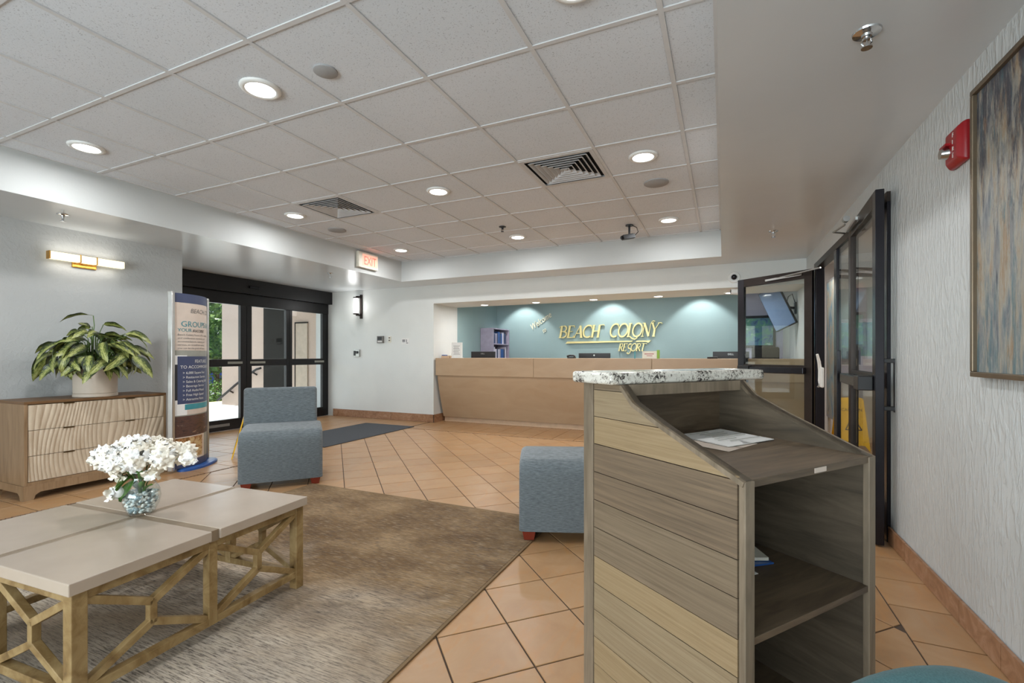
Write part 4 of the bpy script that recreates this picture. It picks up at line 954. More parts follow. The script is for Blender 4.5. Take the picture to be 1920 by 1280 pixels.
for k in range(4):
    a = k * PI / 2; ca, sa = round(math.cos(a)), round(math.sin(a))
    R = lambda u, d, z: (ca * u - sa * d, sa * u + ca * d, z)
    def bar(n, p, q, w=0.03, hh=0.03):
        b = MB().beam(R(*p), R(*q), w, hh, (0, 0, 1) if abs(p[2] - q[2]) < 0.9 * abs(p[0] - q[0]) + 1e-6 else R(1, 0, 0)); return b.build(n, M['tableframe'], t, bevel=0.002)
    d = -LG
    bar('top_rail', (-LG, d, zt_ - 0.016), (LG, d, zt_ - 0.016), 0.034, 0.032)
    bar('bottom_rail', (-LG, d, zb + 0.015), (LG, d, zb + 0.015), 0.034, 0.03)
    bar('post', (0, d, zb), (0, d, zt_), 0.036, 0.036)
    for s in (-1, 1):
        x0, x1 = (-LG + 0.02, -0.018) if s < 0 else (0.018, LG - 0.02); xm = (x0 + x1) / 2
        za, zb2 = 0.255, 0.185
        for p, q in (((x0, d, zt_ - 0.035), (xm, d, za)), ((x1, d, zt_ - 0.035), (xm, d, za)), ((xm, d, za + 0.008), (xm, d, zb2 - 0.008)), ((x0, d, zb + 0.03), (xm, d, zb2)), ((x1, d, zb + 0.03), (xm, d, zb2))): bar('lattice_bar', p, q, 0.026, 0.026)
MB().tube([(-0.30, -LG - 0.016, 0.20), (-0.302, -LG - 0.02, 0.17), (-0.295, -LG - 0.018, 0.14), (-0.305, -LG - 0.018, 0.12)], 0.0025).build('string_tag', M['paper'], t)
TT = 0.010 + ZTOP
# vase with pebbles and bouquet
VX, VY = -2.335, 1.215
t = thing('glass_vase', 'clear glass vase filled with pale pebbles on the middle of the coffee table', 'vase', (VX, VY, TT))
prof = [(0.040, 0.0), (0.050, 0.01), (0.066, 0.045), (0.071, 0.075), (0.066, 0.105), (0.050, 0.135), (0.040, 0.155), (0.040, 0.175), (0.052, 0.20)]
MB().lathe(prof + [(r - 0.003, z) for r, z in reversed(prof[1:])], n=32, caps=True).build('glass', M['vase'], t, smooth='full')
pb = MB(); 
for i in range(260):
    z = rnd.uniform(0.012, 0.098); R0 = 0.044 + 0.02 * min(1, z / 0.06); a = rnd.uniform(0, 2 * PI); r = R0 * math.sqrt(rnd.uniform(0.25, 1)) * 0.92
    pb.sphere((r * math.cos(a), r * math.sin(a), z), rnd.uniform(0.006, 0.010), 7, 5, (1, 1, 0.75))
o = pb.build('pebbles', M['pebble'], t, smooth='full'); o['kind'] = 'stuff'
t = thing('flower_bouquet', 'bouquet of white artificial hydrangeas standing in the glass vase', 'flowers', (VX, VY, TT + 0.10))
def petal_mesh(k):
    mb = MB(); r2 = random.Random(k)
    for i in range(4):
        a = i * PI / 2 + r2.uniform(-0.25, 0.25); L = r2.uniform(0.024, 0.031); W = r2.uniform(0.013, 0.016); cup = r2.uniform(0.1, 0.7)
        def fn(u, v, a=a, L=L, W=W, cup=cup):
            x = L * u; w = W * math.sin(PI * min(1, 0.12 + 0.86 * u)) ** 0.7 * (2 * v - 1); z = cup * x * u - 0.012 * (abs(2 * v - 1) ** 2) * u + 0.003 * math.sin(9 * u + 3 * v)
            return (x * math.cos(a) - w * math.sin(a), x * math.sin(a) + w * math.cos(a), z)
        mb.grid(fn, 5, 4)
    return mb.mesh('blossom', M['petal'] if k % 3 else M['petalcream'], 'full', False)
pm = [petal_mesh(k) for k in range(7)]
pm2 = [petal_mesh(3 * k) for k in range(4)]
heads = [(-0.165, 0.0, 0.135, 0.052), (-0.105, -0.04, 0.155, 0.055), (-0.09, 0.04, 0.19, 0.055), (-0.005, 0.0, 0.205, 0.058), (0.02, -0.06, 0.15, 0.058), (0.08, 0.02, 0.18, 0.058), (0.12, -0.03, 0.15, 0.055), (0.0, 0.08, 0.18, 0.055), (0.155, 0.04, 0.155, 0.05), (-0.045, -0.08, 0.12, 0.045)]
heads = [(a, b, 0.135 + (c - 0.12) * 0.62, d * 0.9) for a, b, c, d in heads]
# head offsets are given as (screen-right, toward back) in the vase's own frame
nb = 0
for hi, (hx, hy, hz, hr) in enumerate(heads):
    X, Y = hx * cs - hy * sn, hx * sn + hy * cs
    MB().tube([(0.006 * math.cos(hi), 0.006 * math.sin(hi), -0.06), (X * 0.12, Y * 0.12, 0.03), (X * 0.4, Y * 0.4, hz * 0.6), (X, Y, hz - 0.01)], 0.003, 6).build('stem', M['stemgreen'], t, smooth='full')
    for i in range(22):
        z = 1 - 2 * (i + 0.5) / 22; a = i * 2.399963
        if z < -0.72: continue
        n_ = Vector((math.sqrt(1 - z * z) * math.cos(a), math.sqrt(1 - z * z) * math.sin(a), z))
        p = Vector((X, Y, hz)) + n_ * hr * rnd.uniform(0.8, 1.05) * Vector((1.1, 1.1, 0.8)).length / 1.75
        q = n_.to_track_quat('Z', 'Y') @ Matrix.Rotation(rnd.uniform(0, 6), 3, 'Z').to_quaternion()
        o = ref('blossom', (pm2 if hx > 0.04 and rnd.random() < 0.6 else pm)[rnd.randrange(4)], t, p, q.to_euler(), [rnd.uniform(0.85, 1.15)] * 3); nb += 1
for (hx, hy, hz) in ((0.20, 0.02, 0.125), (0.215, -0.03, 0.145), (0.075, -0.06, 0.085), (-0.065, -0.05, 0.075), (-0.15, 0.0, 0.15), (0.10, -0.05, 0.09), (-0.075, -0.07, 0.0)):
    X, Y = hx * cs - hy * sn, hx * sn + hy * cs
    for j in range(2):
        ref('blossom', pm[rnd.randrange(7)], t, (X + rnd.uniform(-.008, .008), Y, hz + 0.008 * j), (rnd.uniform(0.4, 1.3), rnd.uniform(-0.5, 0.5), rnd.uniform(0, 6)), [1.15] * 3)
    MB().tube([(X * 0.15, Y * 0.15, 0.05), (X * 0.6, Y * 0.6, max(hz, 0.09)), (X, Y, hz)], 0.0022, 6).build('stem', M['stemgreen'], t, smooth='full')
def gleaf(L, W):
    def fn(u, v): return (W * math.sin(PI * min(1, 0.06 + 0.94 * u)) * (2 * v - 1), L * u, 0.25 * L * u * (1 - u) * 1.6 + 0.012 * abs(2 * v - 1))
    return MB().grid(fn, 7, 4).mesh('leaf', M['leafgreen'], 'full', False)
gl = gleaf(0.085, 0.022)
for i, (hx, hy, hz, tl) in enumerate(((-0.05, -0.02, 0.10, -0.1), (-0.04, 0.03, 0.11, 0.2), (0.02, -0.03, 0.08, 0.5), (0.05, 0.0, 0.11, 0.2), (0.0, -0.03, 0.05, 0.9), (-0.02, -0.03, 0.045, -1.0), (0.03, 0.03, 0.05, 0.8), (-0.03, -0.02, 0.07, -0.7), (0.02, -0.02, 0.12, 0.1), (0.04, -0.02, 0.0, 0.6), (-0.03, 0.0, 0.0, 0.7), (0.01, -0.03, 0.01, 0.9))):
    X, Y = hx * cs - hy * sn, hx * sn + hy * cs
    ref('leaf', gl, t, (X * 0.5, Y * 0.5, hz), (tl, 0.2 * math.sin(i), math.atan2(Y, X) - PI / 2 + 0.4 * math.sin(3 * i)), [rnd.uniform(0.8, 1.15) * (0.6 if hz < 0.03 else 1)] * 3)
ref('bud', MB().sphere((0, 0, 0), 0.026, 12, 8, (1, 1, 1.1)).mesh('bud', M['petal'], 'full'), t, (-0.062 * cs + 0.05 * sn, -0.062 * sn - 0.05 * cs, 0.005))

# ------------------------------------------------------------------ sideboard and plant
SX, SY0, SY1, SZ = -4.97, 1.775, 2.80, 0.775
t = thing('sideboard', 'wooden sideboard with three wave carved pale drawers against the left wall', 'sideboard', ((SX - 0.24), (SY0 + SY1) / 2, 0))
hy = (SY1 - SY0) / 2; dx = 0.24
MB().box(-dx, dx, -hy, hy, SZ - 0.022, SZ).build('top', M['sidedark'], t, bevel=0.002)
for s in (-1, 1): MB().box(-dx, dx, *sorted((s * hy, s * (hy - 0.022))), 0.115, SZ - 0.022).build('side_panel', M['sidewood'], t, bevel=0.002)
MB().box(-dx, -dx + 0.01, -hy + 0.022, hy - 0.022, 0.115, SZ - 0.022).build('back_panel', M['sidewood'], t)
MB().box(-dx, dx, -hy + 0.022, hy - 0.022, 0.115, 0.14).build('bottom_panel', M['sidewood'], t)
prof = [(-hy - 0.006, 0), (-hy + 0.055, 0), (-hy + 0.065, 0.035), (-hy + 0.095, 0.055), (hy - 0.095, 0.055), (hy - 0.065, 0.035), (hy - 0.055, 0), (hy + 0.006, 0), (hy + 0.006, 0.115), (-hy - 0.006, 0.115)]
MB().prism(prof, lambda y, z, e: (e, y, z), dx - 0.022, dx + 0.006).build('plinth_front', M['sidewood'], t)
for s in (-1, 1):
    prof = [(-dx, 0), (-dx + 0.06, 0), (-dx + 0.07, 0.035), (-dx + 0.1, 0.055), (dx - 0.09, 0.055), (dx - 0.06, 0.035), (dx - 0.05, 0), (dx - 0.022, 0), (dx - 0.022, 0.115), (-dx, 0.115)]
    MB().prism(prof, lambda x, z, e: (x, e, z), *sorted((s * (hy + 0.006), s * (hy - 0.016)))).build('plinth_side', M['sidewood'], t)
z0 = 0.142; dh = (SZ - 0.022 - 0.004 - z0) / 3
def wave(y, z):
    ph = 92 * y + 3.2 * math.sin(5.2 * z + 3.0 * y + 0.4) + 2.0 * math.sin(9.0 * y - 7.0 * z) + 5.0 * math.sin(5.0 * y + 1.0) + 1.2 * math.sin(15 * y + 4 * z)
    return 0.0065 * (abs(math.sin(ph)) ** 0.7)
for k in range(3):
    a, b_ = z0 + k * dh + 0.002, z0 + (k + 1) * dh - 0.002; ya, yb = -hy + 0.025, hy - 0.025
    mb = MB().grid(lambda u, v: (dx - 0.006 + wave(ya + (yb - ya) * u, a + (b_ - a) * v), ya + (yb - ya) * u, a + (b_ - a) * v), 460, 14)
    mb.box(dx - 0.03, dx - 0.0055, ya, yb, a, b_)
    dr = mb.build('drawer', M['drawer'], t, smooth=True, fixn=False)
    for yy in (-hy * 0.46, hy * 0.40): MB().box(dx - 0.01, dx + 0.006, yy - 0.035, yy + 0.035, b_ - 0.007, b_ + 0.001).build('finger_pull', M['brass'], dr)
PX, PY = -5.12, 2.30
t = thing('potted_plant', 'leafy variegated plant in a cream cylinder pot on the sideboard', 'plant', (PX, PY, SZ))
MB().lathe([(0.150, 0), (0.155, 0.004), (0.155, 0.028), (0.150, 0.032)], n=40).build('saucer', M['pot'], t, smooth=True)
MB().lathe([(0.148, 0.032), (0.152, 0.036), (0.155, 0.27), (0.148, 0.275), (0.145, 0.255), (0.02, 0.252)], n=40).build('pot', M['pot'], t, smooth=True)
MB().cyl((0, 0, 0.25), (0, 0, 0.258), 0.145, n=32).build('soil', M['soil'], t)
def pleaf(k):
    r2 = random.Random(50 + k); L = 0.25; W = r2.uniform(0.043, 0.056); dr = r2.uniform(0.5, 1.3); tw = r2.uniform(-0.3, 0.3)
    def fn(u, v):
        w = W * (math.sin(PI * min(1.0, u ** 0.72)) ** 0.85) * (2 * v - 1); th = dr * u * 1.2
        y = L * u * (math.sin(th) / max(th, 1e-3)) if th > 1e-3 else L * u
        z = -L * u * (1 - math.cos(th)) / max(th, 1e-3) * 1.1
        return (w * math.cos(tw * u), y, z + abs(2 * v - 1) * 0.014 * math.sin(PI * u) + w * math.sin(tw * u) + 0.004 * math.sin(16 * u) * (2 * v - 1))
    return MB().grid(fn, 10, 4).mesh('leaf', M['leaf'], 'full', False)
pl = [pleaf(k) for k in range(9)]
def fling(az, rad, z, pitch, s, kk):
    p = Vector((rad * math.cos(az), rad * math.sin(az), z))
    ref('leaf', pl[kk % 9], t, p, (pitch, rnd.uniform(-0.8, 0.8), az - PI / 2 + rnd.uniform(-0.6, 0.6)), (s * rnd.uniform(0.9, 1.15), s, s))
    MB().tube([(0.05 * math.cos(az), 0.05 * math.sin(az), 0.25), (rad * 0.55 * math.cos(az), rad * 0.55 * math.sin(az), 0.25 + (z - 0.25) * 0.75 + 0.03), tuple(p)], 0.0035, 5).build('stem', M['stemgreen'], t, smooth='full')
ga = 2.399963
for i in range(88):
    f = i / 88; az = i * ga + rnd.uniform(-0.3, 0.3)
    if f < 0.45: fling(az, rnd.uniform(0.16, 0.27), rnd.uniform(0.30, 0.42), rnd.uniform(-0.9, -0.35), rnd.uniform(0.7, 0.95), i)
    elif f < 0.82: fling(az, rnd.uniform(0.12, 0.24), rnd.uniform(0.42, 0.52), rnd.uniform(-0.5, 0.1), rnd.uniform(0.75, 1.0), i)
    else: fling(az, rnd.uniform(0.04, 0.13), rnd.uniform(0.50, 0.58), rnd.uniform(-0.1, 0.5), rnd.uniform(0.6, 0.85), i)
vr = lambda hx, hy: math.atan2(hx * sn + hy * cs, hx * cs - hy * sn)
for hx, hy_, rad, z, pit, s_ in ((-1, -0.25, 0.30, 0.40, -0.75, 1.25), (-1, 0.05, 0.30, 0.50, -0.25, 1.05), (1, -0.1, 0.36, 0.36, -0.9, 1.0), (0.9, 0.3, 0.22, 0.56, 0.15, 0.9), (-0.5, 0.2, 0.10, 0.60, 0.8, 0.7), (-1, -0.1, 0.27, 0.44, -0.5, 1.15), (-1, 0.2, 0.22, 0.52, 0.0, 1.1), (1, 0.1, 0.26, 0.54, 0.0, 0.95), (1, -0.2, 0.33, 0.40, -0.7, 1.0), (-0.3, 0, 0.02, 0.72, 0.2, 1.0), (0.5, 0, 0.07, 0.64, 0.1, 0.8), (-0.2, 0.1, 0.06, 0.62, 0.2, 0.8), (0.1, -1, 0.15, 0.36, -0.8, 0.9), (-0.4, -1, 0.16, 0.36, -0.8, 0.9), (0.5, -1, 0.17, 0.36, -0.8, 0.9), (-0.7, 0, 0.12, 0.56, 0.5, 0.8)):
    fling(vr(hx, hy_), rad, z, pit, s_, rnd.randrange(9))

# ------------------------------------------------------------------ curved banner stand
bx, by = -4.86, 2.80; bw = 0.56; ba = math.atan2(0.47, -0.26)
t = thing('banner_stand', 'tall curved advertising banner on a blue oval base between sideboard and entrance doors', 'banner', (bx, by, 0), ba)
def ban(s, z, e=0.0):
    # s along the width 0..bw, bulging toward local -y
    u = s / bw; y = -0.24 * (1 - (2 * u - 1) ** 2) * 0.42
    ny = Vector((-0.24 * 0.42 * 4 * (1 - 2 * u) / bw, -1)).normalized() if False else Vector((0.24 * 0.42 * 4 * (1 - 2 * u) / bw * -1, -1)).normalized()
    return (s + ny.x * e, y + ny.y * e, z)
def patch(name, s0, s1, z0, z1, mat, e=0.001, n=14):
    mb = MB().grid(lambda u, v: ban(s0 + (s1 - s0) * u, z0 + (z1 - z0) * v, e), n, 1)
    mb.grid(lambda u, v: ban(s0 + (s1 - s0) * u, z0 + (z1 - z0) * v, e - 0.0008), n, 1)
    return mb.build(name, M[mat], t, smooth='full')
mb = MB().grid(lambda u, v: ban(bw * u, 0.03 + 1.72 * v, 0.0), 24, 2); mb.grid(lambda u, v: ban(bw * u, 0.03 + 1.72 * v, -0.006), 24, 2)
body = mb.build('curved_panel', M['printgrey'], t, smooth='full')
MB().box(-0.045, 0.0, -0.02, 0.03, 0.02, 1.76).build('pole', M['silver'], t, bevel=0.01, seg=3); MB().box(bw, bw + 0.03, -0.02, 0.03, 0.02, 1.76).build('pole', M['silver'], t, bevel=0.01, seg=3)
mb = MB().lathe([(0.02, 0.0), (0.31, 0.0), (0.31, 0.018), (0.29, 0.026), (0.02, 0.026)], (0, 0, 0), 40); mb.v = [(x * 0.92 + bw / 2 + 0.04, y * 0.40 - 0.05, z) for x, y, z in mb.v]
mb.build('oval_base', M['bluestand'], t, smooth=True)
MB().box(-0.04, bw + 0.02, -0.005, 0.02, 0.03, 1.75).build('back_board', M['printgrey'], t)
patch('blue_header', 0.005, bw, 1.66, 1.75, 'navy'); patch('cream_block', 0.005, bw, 1.19, 1.658, 'printcream')
patch('navy_block', 0.03, bw, 0.66, 1.13, 'navy', 0.0015); patch('white_block', 0.005, 0.11, 0.55, 1.14, 'paper', 0.001); patch('grey_block', 0.005, bw, 0.55, 0.66, 'printcream', 0.0008)
patch('teal_bar', 0.09, bw, 0.60, 0.655, 'tealprint', 0.002); patch('room_photo', 0.005, bw, 0.335, 0.54, 'photo_room'); patch('food_photo', 0.012, 0.30, 0.12, 0.325, 'photo_food', 0.0015)
patch('photo_mount', 0.005, 0.34, 0.10, 0.335, 'printcream', 0.001); patch('navy_footer', 0.005, bw, 0.03, 0.10, 'navy'); patch('portrait_strip', 0.005, 0.03, 0.70, 1.05, 'ink', 0.002)
def btext(body_, size, s0, z, mat, **k):
    mb = MB(); text_on(mb, body_, size, lambda x, y, q: ban(min(bw - 0.003, s0 + x), z + y, 0.003), 0.0, **k); return mb.build('lettering', M[mat], t, fixn=False)
btext('BEACH COLONY', 0.062, 0.14, 1.565, 'inkgrey', shear=0.2); 
btext('GROUPS & MEETINGS', 0.078, 0.055, 1.425, 'tealprint'); btext('YOUR', 0.046, 0.03, 1.375, 'tealprint'); btext('success', 0.055, 0.16, 1.375, 'ink', shear=0.4)
for i, ln in enumerate(('Beach Colony Resort offers meeting', 'and conference rooms for your', 'accommodations, catering and', 'service, an oceanfront setting', 'you can be the guest of honor')): btext(ln, 0.026, 0.03, 1.335 - i * 0.033, 'inkgrey')
btext('FEATURES', 0.045, 0.19, 1.065, 'paper'); btext('TO ACCOMMODATE YOU', 0.042, 0.05, 1.01, 'paper')
for i, ln in enumerate(('> 6,000 Square Feet', '> Restaurant Service', '> Sales & Catering Staff', '> Beverage Service', '> Full Audio/Visual', '> Free High Speed', '> Attractive Rates')): btext(ln, 0.034, 0.07, 0.955 - i * 0.044, 'paper')

# ------------------------------------------------------------------ upholstered seats
def soft_box(name, x0, x1, y0, y1, z0, z1, mat, parent, bv=0.05, crown=0.0):
    n = 8; mb = MB().box(x0, x1, y0, y1, z0, z1); o = mb.build(name, mat, parent, bevel=bv, seg=5); o.data.shade_smooth(); o.data.set_sharp_from_angle(angle=PI)
    return o
def foot(x, y, parent, top=0.06): 
    MB().add([(x + a * k, y + b * k, z) for k, z in ((0.030, 0), (0.042, top)) for a, b in ((-1, -1), (1, -1), (1, 1), (-1, 1))], [(0, 1, 2, 3), (7, 6, 5, 4), (0, 4, 5, 1), (1, 5, 6, 2), (2, 6, 7, 3), (3, 7, 4, 0)]).build('foot', M['foot'], parent, bevel=0.003)
def seat_profile(depth):
    p = [(0.0, 0.06), (-0.004, 0.25), (0.0, 0.38)]
    p += [(0.09 - 0.09 * math.cos(a), 0.39 + 0.10 * math.sin(a)) for a in [i * PI / 16 for i in range(1, 9)]]
    p += [(depth * 0.5, 0.505), (depth - 0.06, 0.495), (depth - 0.02, 0.48), (depth, 0.45), (depth, 0.06)]
    return p
def upholstered(name, lb, cat, loc, rz, W, D, back):
    t = thing(name, lb, cat, loc, rz)
    mb = MB(); P = seat_profile(D); n = len(P); xs_ = [0, 0.012, 0.035, W - 0.035, W - 0.012, W]; ins = [0.028, 0.010, 0, 0, 0.010, 0.028]
    cyy = D / 2; czz = 0.28
    v = []
    for x, k in zip(xs_, ins):
        for (y, z) in P:
            d = Vector((cyy - y, czz - z)); L = d.length; d = d / L * k; v.append((x, y + d.x, z + (d.y if z > 0.1 else 0)))
    f = [(i * n + j, i * n + (j + 1) % n, (i + 1) * n + (j + 1) % n, (i + 1) * n + j) for i in range(5) for j in range(n)] + [tuple(range(n)), tuple(range(5 * n, 6 * n))]
    mb.add(v, f); mb.build('seat', M['fab'], t, smooth=True)
    for x in (0.06, W - 0.06):
        for y in (0.055, D - 0.06): foot(x, y, t)
    if back:
        o = soft_box('backrest', -0.015, W - 0.035, -0.06, 0.07, 0, 0.40, M['fab'], t, 0.03); o.location = (0, D - 0.05, 0.43); o.rotation_euler = (-0.10, 0, 0)
    return t
upholstered('armless_chair', 'slate teal armless chair with a square back facing the camera, left of the entrance mat', 'chair', (-3.69, 2.625, 0.0), math.radians(48), 0.66, 0.64, True)
upholstered('ottoman', 'slate teal upholstered ottoman half hidden behind the brochure podium', 'ottoman', (-1.13, 2.615, 0.0105), math.radians(21), 0.72, 0.50, False)
# teal chair at the bottom edge of the picture
t = thing('teal_chair', 'teal fabric chair with a rounded back at the bottom edge, before the podium', 'chair', (0.312, 0.945, 0), math.radians(30))
P = [(-0.2, 0.0)] + [(0.2 * math.cos(PI - i * PI / 20), 0.20 + 0.10 * math.sin(PI - i * PI / 20) + 0.0) for i in range(21)] + [(0.2, 0.0)]
mb = MB(); rings = []
for dy, k in ((-0.03, 0.93), (-0.022, 0.98), (-0.005, 1.0), (0.02, 1.0), (0.04, 0.98), (0.048, 0.93)):
    rings.append([(x * k, dy, 0.335 + (z - 0.1) * k + 0.1 * k) for x, z in P])
n = len(P); v = [q for r in rings for q in r]
mb.add(v, [(i * n + j, i * n + (j + 1) % n, (i + 1) * n + (j + 1) % n, (i + 1) * n + j) for i in range(5) for j in range(n)] + [tuple(range(n)), tuple(range(5 * n, 6 * n))]).build('backrest', M['fabteal'], t, smooth='full')
soft_box('seat', -0.22, 0.22, -0.44, -0.02, 0.33, 0.41, M['fabteal'], t, 0.035)
for sx in (-1, 1):
    for sy in (-0.4, -0.04): MB().cyl((sx * 0.19, sy, 0), (sx * 0.18, sy, 0.345), 0.012, 0.016).build('leg', M['blackpl'], t)

# ------------------------------------------------------------------ brochure podium
pa = math.atan2(0.797, 0.604); PF = Vector((0.0444, 1.226))
t = thing('brochure_podium', 'grey washed wooden podium with planked side, open shelves and a granite top', 'podium', (PF.x, PF.y, 0), pa)
PWD, PD = 0.60, 0.605           # local x = width (left to right), local y = depth toward the back
prof = [(0.0, 0.0), (PD - 0.05, 0.0), (PD - 0.05, 1.047), (0.421, 1.047), (0.368, 0.996), (0.249, 0.943), (0.024, 0.853), (0.0, 0.845)]
for nm, x0, x1 in (('side_panel', 0.008, 0.030), ('side_panel', PWD - 0.03, PWD - 0.008)):
    MB().prism(prof, lambda y, z, e: (e, y, z), x0, x1).build(nm, M['podside'], t)
MB().box(0.0, 0.035, -0.004, 0.014, 0, 0.842).build('front_post', M['podpost'], t, bevel=0.002); MB().box(PWD - 0.035, PWD, -0.004, 0.014, 0, 0.842).build('front_post', M['podpost'], t, bevel=0.002)
MB().box(-0.006, 0.03, PD - 0.05, PD, 0, 1.047).build('back_post', M['podpost'], t, bevel=0.002); MB().box(PWD - 0.03, PWD + 0.006, PD - 0.05, PD, 0, 1.047).build('back_post', M['podpost'], t, bevel=0.002)
MB().box(0.03, PWD - 0.03, 0.505, 0.525, 0.03, 1.047).build('back_panel', M['podwood'], t)
# sloping edge boards follow the side profile
for x0, x1 in ((-0.004, 0.030), (PWD - 0.03, PWD + 0.004)):
    top = [(0.421, 1.047), (0.368, 0.996), (0.249, 0.943), (0.024, 0.853), (-0.002, 0.842)]
    low = [(y + 0.004, z - 0.012) for y, z in reversed(top)]
    MB().prism(top + low, lambda y, z, e: (e, y, z), x0, x1).build('edge_board', M['podpost'], t)
zb_ = [0.0, 0.015, 0.105, 0.195, 0.285, 0.375, 0.466, 0.563, 0.655, 0.749, 0.843, 0.935, 1.025, 1.047]
order = [1, 0, 2, 0, 2, 2, 2, 1, 3, 1, 0, 2, 2]
order = [2, 0, 0, 2, 2, 0, 1, 1, 3, 3, 0, 2, 1]
def clipz(poly, a, b): return clip(poly, -1, 2, a, b)
for i in range(13):
    p = clipz([(y, z) for y, z in prof[::-1]], zb_[i] + 0.0012, zb_[i + 1] - 0.0012)
    p = clip(p, 0.016, PD - 0.052, -1, 2)
    if len(p) < 3: continue
    o = MB().prism(p, lambda y, z, e: (-e, y, z), 0.0, 0.0095 + rnd.uniform(0, 0.001)).build('plank', M['plank'][order[i]], t)
    o.location = (0.008, 0, 0)
MB().prism([(0.0, 0.826), (0.505, 0.842), (0.505, 0.861), (0.0, 0.845)], lambda y, z, e: (e, y, z), 0.03, PWD - 0.03).build('shelf', M['podwood'], t); MB().box(0.03, PWD - 0.03, 0.0, 0.505, 0.449, 0.467).build('shelf', M['podwood'], t, bevel=0.001)
MB().box(0.03, PWD - 0.03, 0.0, 0.505, 0.03, 0.05).build('shelf', M['podwood'], t)
MB().box(0.03, PWD - 0.03, 0.415, 0.435, 1.012, 1.047).build('top_rail', M['podpost'], t)
MB().box(0.29, 0.345, -0.0012, 0.0, 0.829, 0.842).build('sticker', M['printcream'], t)
MB().box(-0.035, 0.735, 0.428, 0.635, 1.047, 1.086).build('granite_top', M['granite'], t, bevel=0.010, seg=3)
def pod(x, y, z):
    v = Matrix.Rotation(pa, 3, 'Z') @ Vector((x, y, 0)); return (PF.x + v.x, PF.y + v.y, z)
def sheet(name, lb, cat, x, y, z, rz, w_, d_, th, mat, ink=None, grp=None):
    t = thing(name, lb, cat, pod(x, y, z), pa + rz, grp); 
    mb = MB(); mb.grid(lambda u, v: ((u - 0.5) * w_, (v - 0.5) * d_, th + 0.006 * (u - 0.5) ** 2 * v), 6, 4); mb.box(-w_ / 2, w_ / 2, -d_ / 2, d_ / 2, 0, th)
    mb.build('sheet', M[mat], t)
    if ink:
        k_ = MB(); r2 = random.Random(int(x * 1000))
        for i in range(7):
            a = -w_ * 0.4 + r2.uniform(0, w_ * 0.2); yy = d_ * (0.36 - i * 0.11); k_.box(a, a + r2.uniform(0.3, 0.7) * w_, yy, yy + d_ * 0.012, th + 0.003, th + 0.0042)
        k_.build('print', M[ink], t)
    return t
p_ = sheet('paper_sheet', 'white printed map sheet lying on the upper podium shelf', 'paper', 0.40, 0.355, 0.8592, 0.05, 0.25, 0.20, 0.002, 'paper', 'printgrey')
p_.rotation_euler = (0.0317, 0, pa + 0.05)
p_ = sheet('paper_folder', 'tan folder edge under the printed sheet on the upper podium shelf', 'folder', 0.31, 0.33, 0.8563, 0.2, 0.20, 0.2, 0.0004, 'printcream')
p_.rotation_euler = (0.0317, 0, pa + 0.2)
sheet('brochure', 'blue brochure with a red edge on the lower podium shelf', 'brochure', 0.41, 0.34, 0.4705, -0.25, 0.15, 0.22, 0.005, 'bluestand', 'ink')
sheet('brochure', 'white leaflet under the blue brochure at the front of the lower podium shelf', 'brochure', 0.31, 0.29, 0.4675, -0.2, 0.12, 0.16, 0.002, 'paper')
sheet('brochure', 'cream leaflet behind the blue brochure on the lower podium shelf', 'brochure', 0.445, 0.345, 0.4775, -0.5, 0.12, 0.20, 0.010, 'cream')
sheet('brochure', 'white printed leaflet on top of the pile on the lower podium shelf', 'brochure', 0.435, 0.36, 0.496, -0.9, 0.13, 0.20, 0.006, 'paper', 'inkgrey')

# ------------------------------------------------------------------ outside the entrance doors
struct(MB().box(-11.6, XD - 0.3, 2.0, 8.4, -0.14, -0.02).build('floor_porch', M['concrete']))
struct(MB().box(-70, -11.6, -30, 50, -0.9, -0.80).build('ground', M['asphalt']))
struct(MB().box(-11.6, XD - 0.3, -30, 2.0, -0.9, -0.80).build('ground_side', M['concrete']))
PWY = 7.3
pw = struct(MB().box(-10.8, XD - 0.3, PWY, PWY + 0.2, -0.14, 3.0).build('wall_porch', M['stucco']))
MB().box(-9.35, -8.62, PWY - 0.03, PWY - 0.002, 0.0, 2.6).build('dark_panel', M['porchdark'], pw); MB().box(-8.36, -8.02, PWY - 0.03, PWY - 0.002, 0.0, 1.82).build('service_door', M['porchdoor'], pw)
MB().box(-8.38, -8.36, PWY - 0.04, PWY - 0.002, 0.0, 1.84).box(-8.38, -8.02, PWY - 0.04, PWY - 0.002, 1.82, 1.85).build('door_frame', M['porchdark'], pw)
struct(MB().box(-9.2, XD - 0.3, 3.0, PWY + 0.2, 2.9, 3.0).build('ceiling_porch', M['stucco']))
struct(MB().box(-7.18, -6.98, 2.9, 3.34, 0, 3).build('wall_porch_near', M['stucco']))
t = thing('handrail', 'sloping dark handrail on the porch wall outside the glass doors', 'handrail', (-10.2, PWY - 0.1, 0))
MB().tube([(0.85, 0, 0.86), (0.72, 0, 0.83), (0.4, 0, 0.68), (0.03, 0, 0.47), (-0.62, 0, 0.08)], 0.026).build('rail', M['black'], t, smooth='full')
for x, z in ((0.6, 0.76), (-0.2, 0.33)): MB().beam((x, 0, z), (x, 0.1, z - 0.06), 0.03, 0.03).build('bracket', M['black'], t)
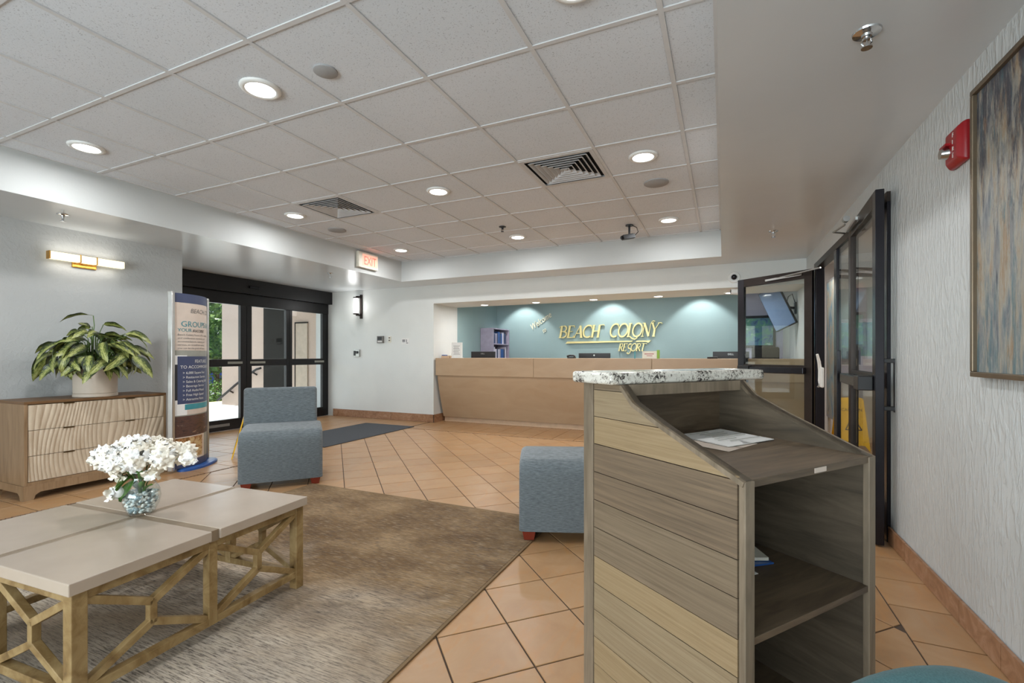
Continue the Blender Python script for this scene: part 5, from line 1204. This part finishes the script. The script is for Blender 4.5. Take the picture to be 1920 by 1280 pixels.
def bush(name, lb, cat, loc, r, sc, mat, n=46, trunk=0, grp=None, seed=1):
    t = thing(name, lb, cat, loc, 0, grp); r2 = random.Random(seed); mb = MB()
    if trunk: MB().tube([(0, 0, 0), (0.1, 0, trunk * 0.5), (0, 0.1, trunk + r * 0.3)], [0.2, 0.15, 0.1]).build('trunk', M['bark'], t, smooth='full')
    for i in range(n * 26):
        a = r2.uniform(0, 2 * PI); z = r2.uniform(-0.75, 1); q = math.sqrt(max(0, 1 - z * z)); k = r * r2.uniform(0.55, 1.08) * (1 + 0.18 * math.sin(5 * a + 4 * z))
        p = Vector((q * math.cos(a) * k * sc[0], q * math.sin(a) * k * sc[1], trunk + r * sc[2] * 0.8 + z * k * sc[2])); s = r * r2.uniform(0.06, 0.13)
        d1 = Vector((r2.uniform(-1, 1), r2.uniform(-1, 1), r2.uniform(-1, 1))).normalized(); d2 = d1.orthogonal().normalized()
        mb.add([p - d1 * s, p + d2 * s * 0.5, p + d1 * s, p - d2 * s * 0.5], [(0, 1, 2, 3)])
    o = mb.build('foliage', M[mat], t, fixn=False); o['kind'] = 'stuff'
    return t
struct(MB().box(-11.66, -11.6, 6.0, 9.5, -0.5, -0.02).build('trim_2', M['curb']))
bush('shrub', 'low sunlit green shrub beyond the porch edge, nearest of the greenery', 'shrub', (-13.6, 8.55, -0.8), 0.5, (1.3, 1.3, 1.0), 'foliage', 40, 0, 'shrubs and trees outside', 3)
bush('hedge', 'clipped green hedge along the street seen through the left glass door', 'hedge', (-17.5, 11.4, -0.8), 0.7, (1.6, 1.6, 0.8), 'foliage', 46, 0, 'shrubs and trees outside', 4)
bush('tree', 'bright yellow green young tree seen through the left glass door', 'tree', (-21.5, 14.2, -0.8), 1.7, (1.1, 1.1, 1.2), 'foliage', 70, 0.6, 'shrubs and trees outside', 5)
for i, (x, y) in enumerate(((-36, 16.0), (-36, 27.0), (-36, 38.0))):
    bush('tree', 'tall dark tree in the row across the street, ' + ['leftmost of the three', 'middle of the three', 'rightmost of the three'][i], 'tree', (x, y, -0.8), 3.6, (1.1, 1.1, 1.2), 'foliagedark', 70, 0.6, 'shrubs and trees outside', 8 + i)
for i, z in enumerate((6.2, 4.0)):
    o = MB().tube([(-28, -10, z), (-28, 18, z - 0.4), (-28, 46, z)], 0.03, 6).build('power_line', M['inkgrey']); tag(o, ['upper', 'lower'][i] + ' overhead power line seen through the left glass door', 'cable', 'overhead lines')
t = thing('parked_car', 'blue car parked across the street outside the glass doors', 'car', (-27.5, 17.6, -0.8), math.radians(80))
MB().prism([(-2.1, 0.25), (2.1, 0.25), (2.15, 0.6), (2.0, 0.8), (1.1, 0.92), (-1.8, 0.95), (-2.12, 0.7)], lambda x, z, e: (x, e, z), -0.85, 0.85).build('body', M['carblue'], t, bevel=0.06, seg=3)
MB().prism([(-1.7, 0.93), (1.0, 0.9), (0.4, 1.4), (-1.2, 1.42)], lambda x, z, e: (x, e, z), -0.72, 0.72).build('cabin', M['darkgloss'], t, bevel=0.06, seg=3)
for x in (-1.3, 1.35):
    for s in (-1, 1): MB().cyl((x, s * 0.68, 0.32), (x, s * 0.88, 0.32), 0.32, n=20).build('wheel', M['tyre'], t, smooth=True)
for i, (x, y) in enumerate(((-5.0, -7.5), (-1.8, -7.8), (1.4, -7.2))):
    bush('garden_shrub', 'green shrub outside the lobby windows behind the camera, ' + ['first', 'second', 'third'][i] + ' along', 'shrub', (x, y, 0), 1.1, (1.1, 0.8, 1.1), 'foliage', 40, 0.2, 'shrubs behind the lobby windows', 20 + i)
struct(MB().box(-8, 4, -14, YN - 0.2, -0.12, -0.05).build('ground_rear', M['concrete']))
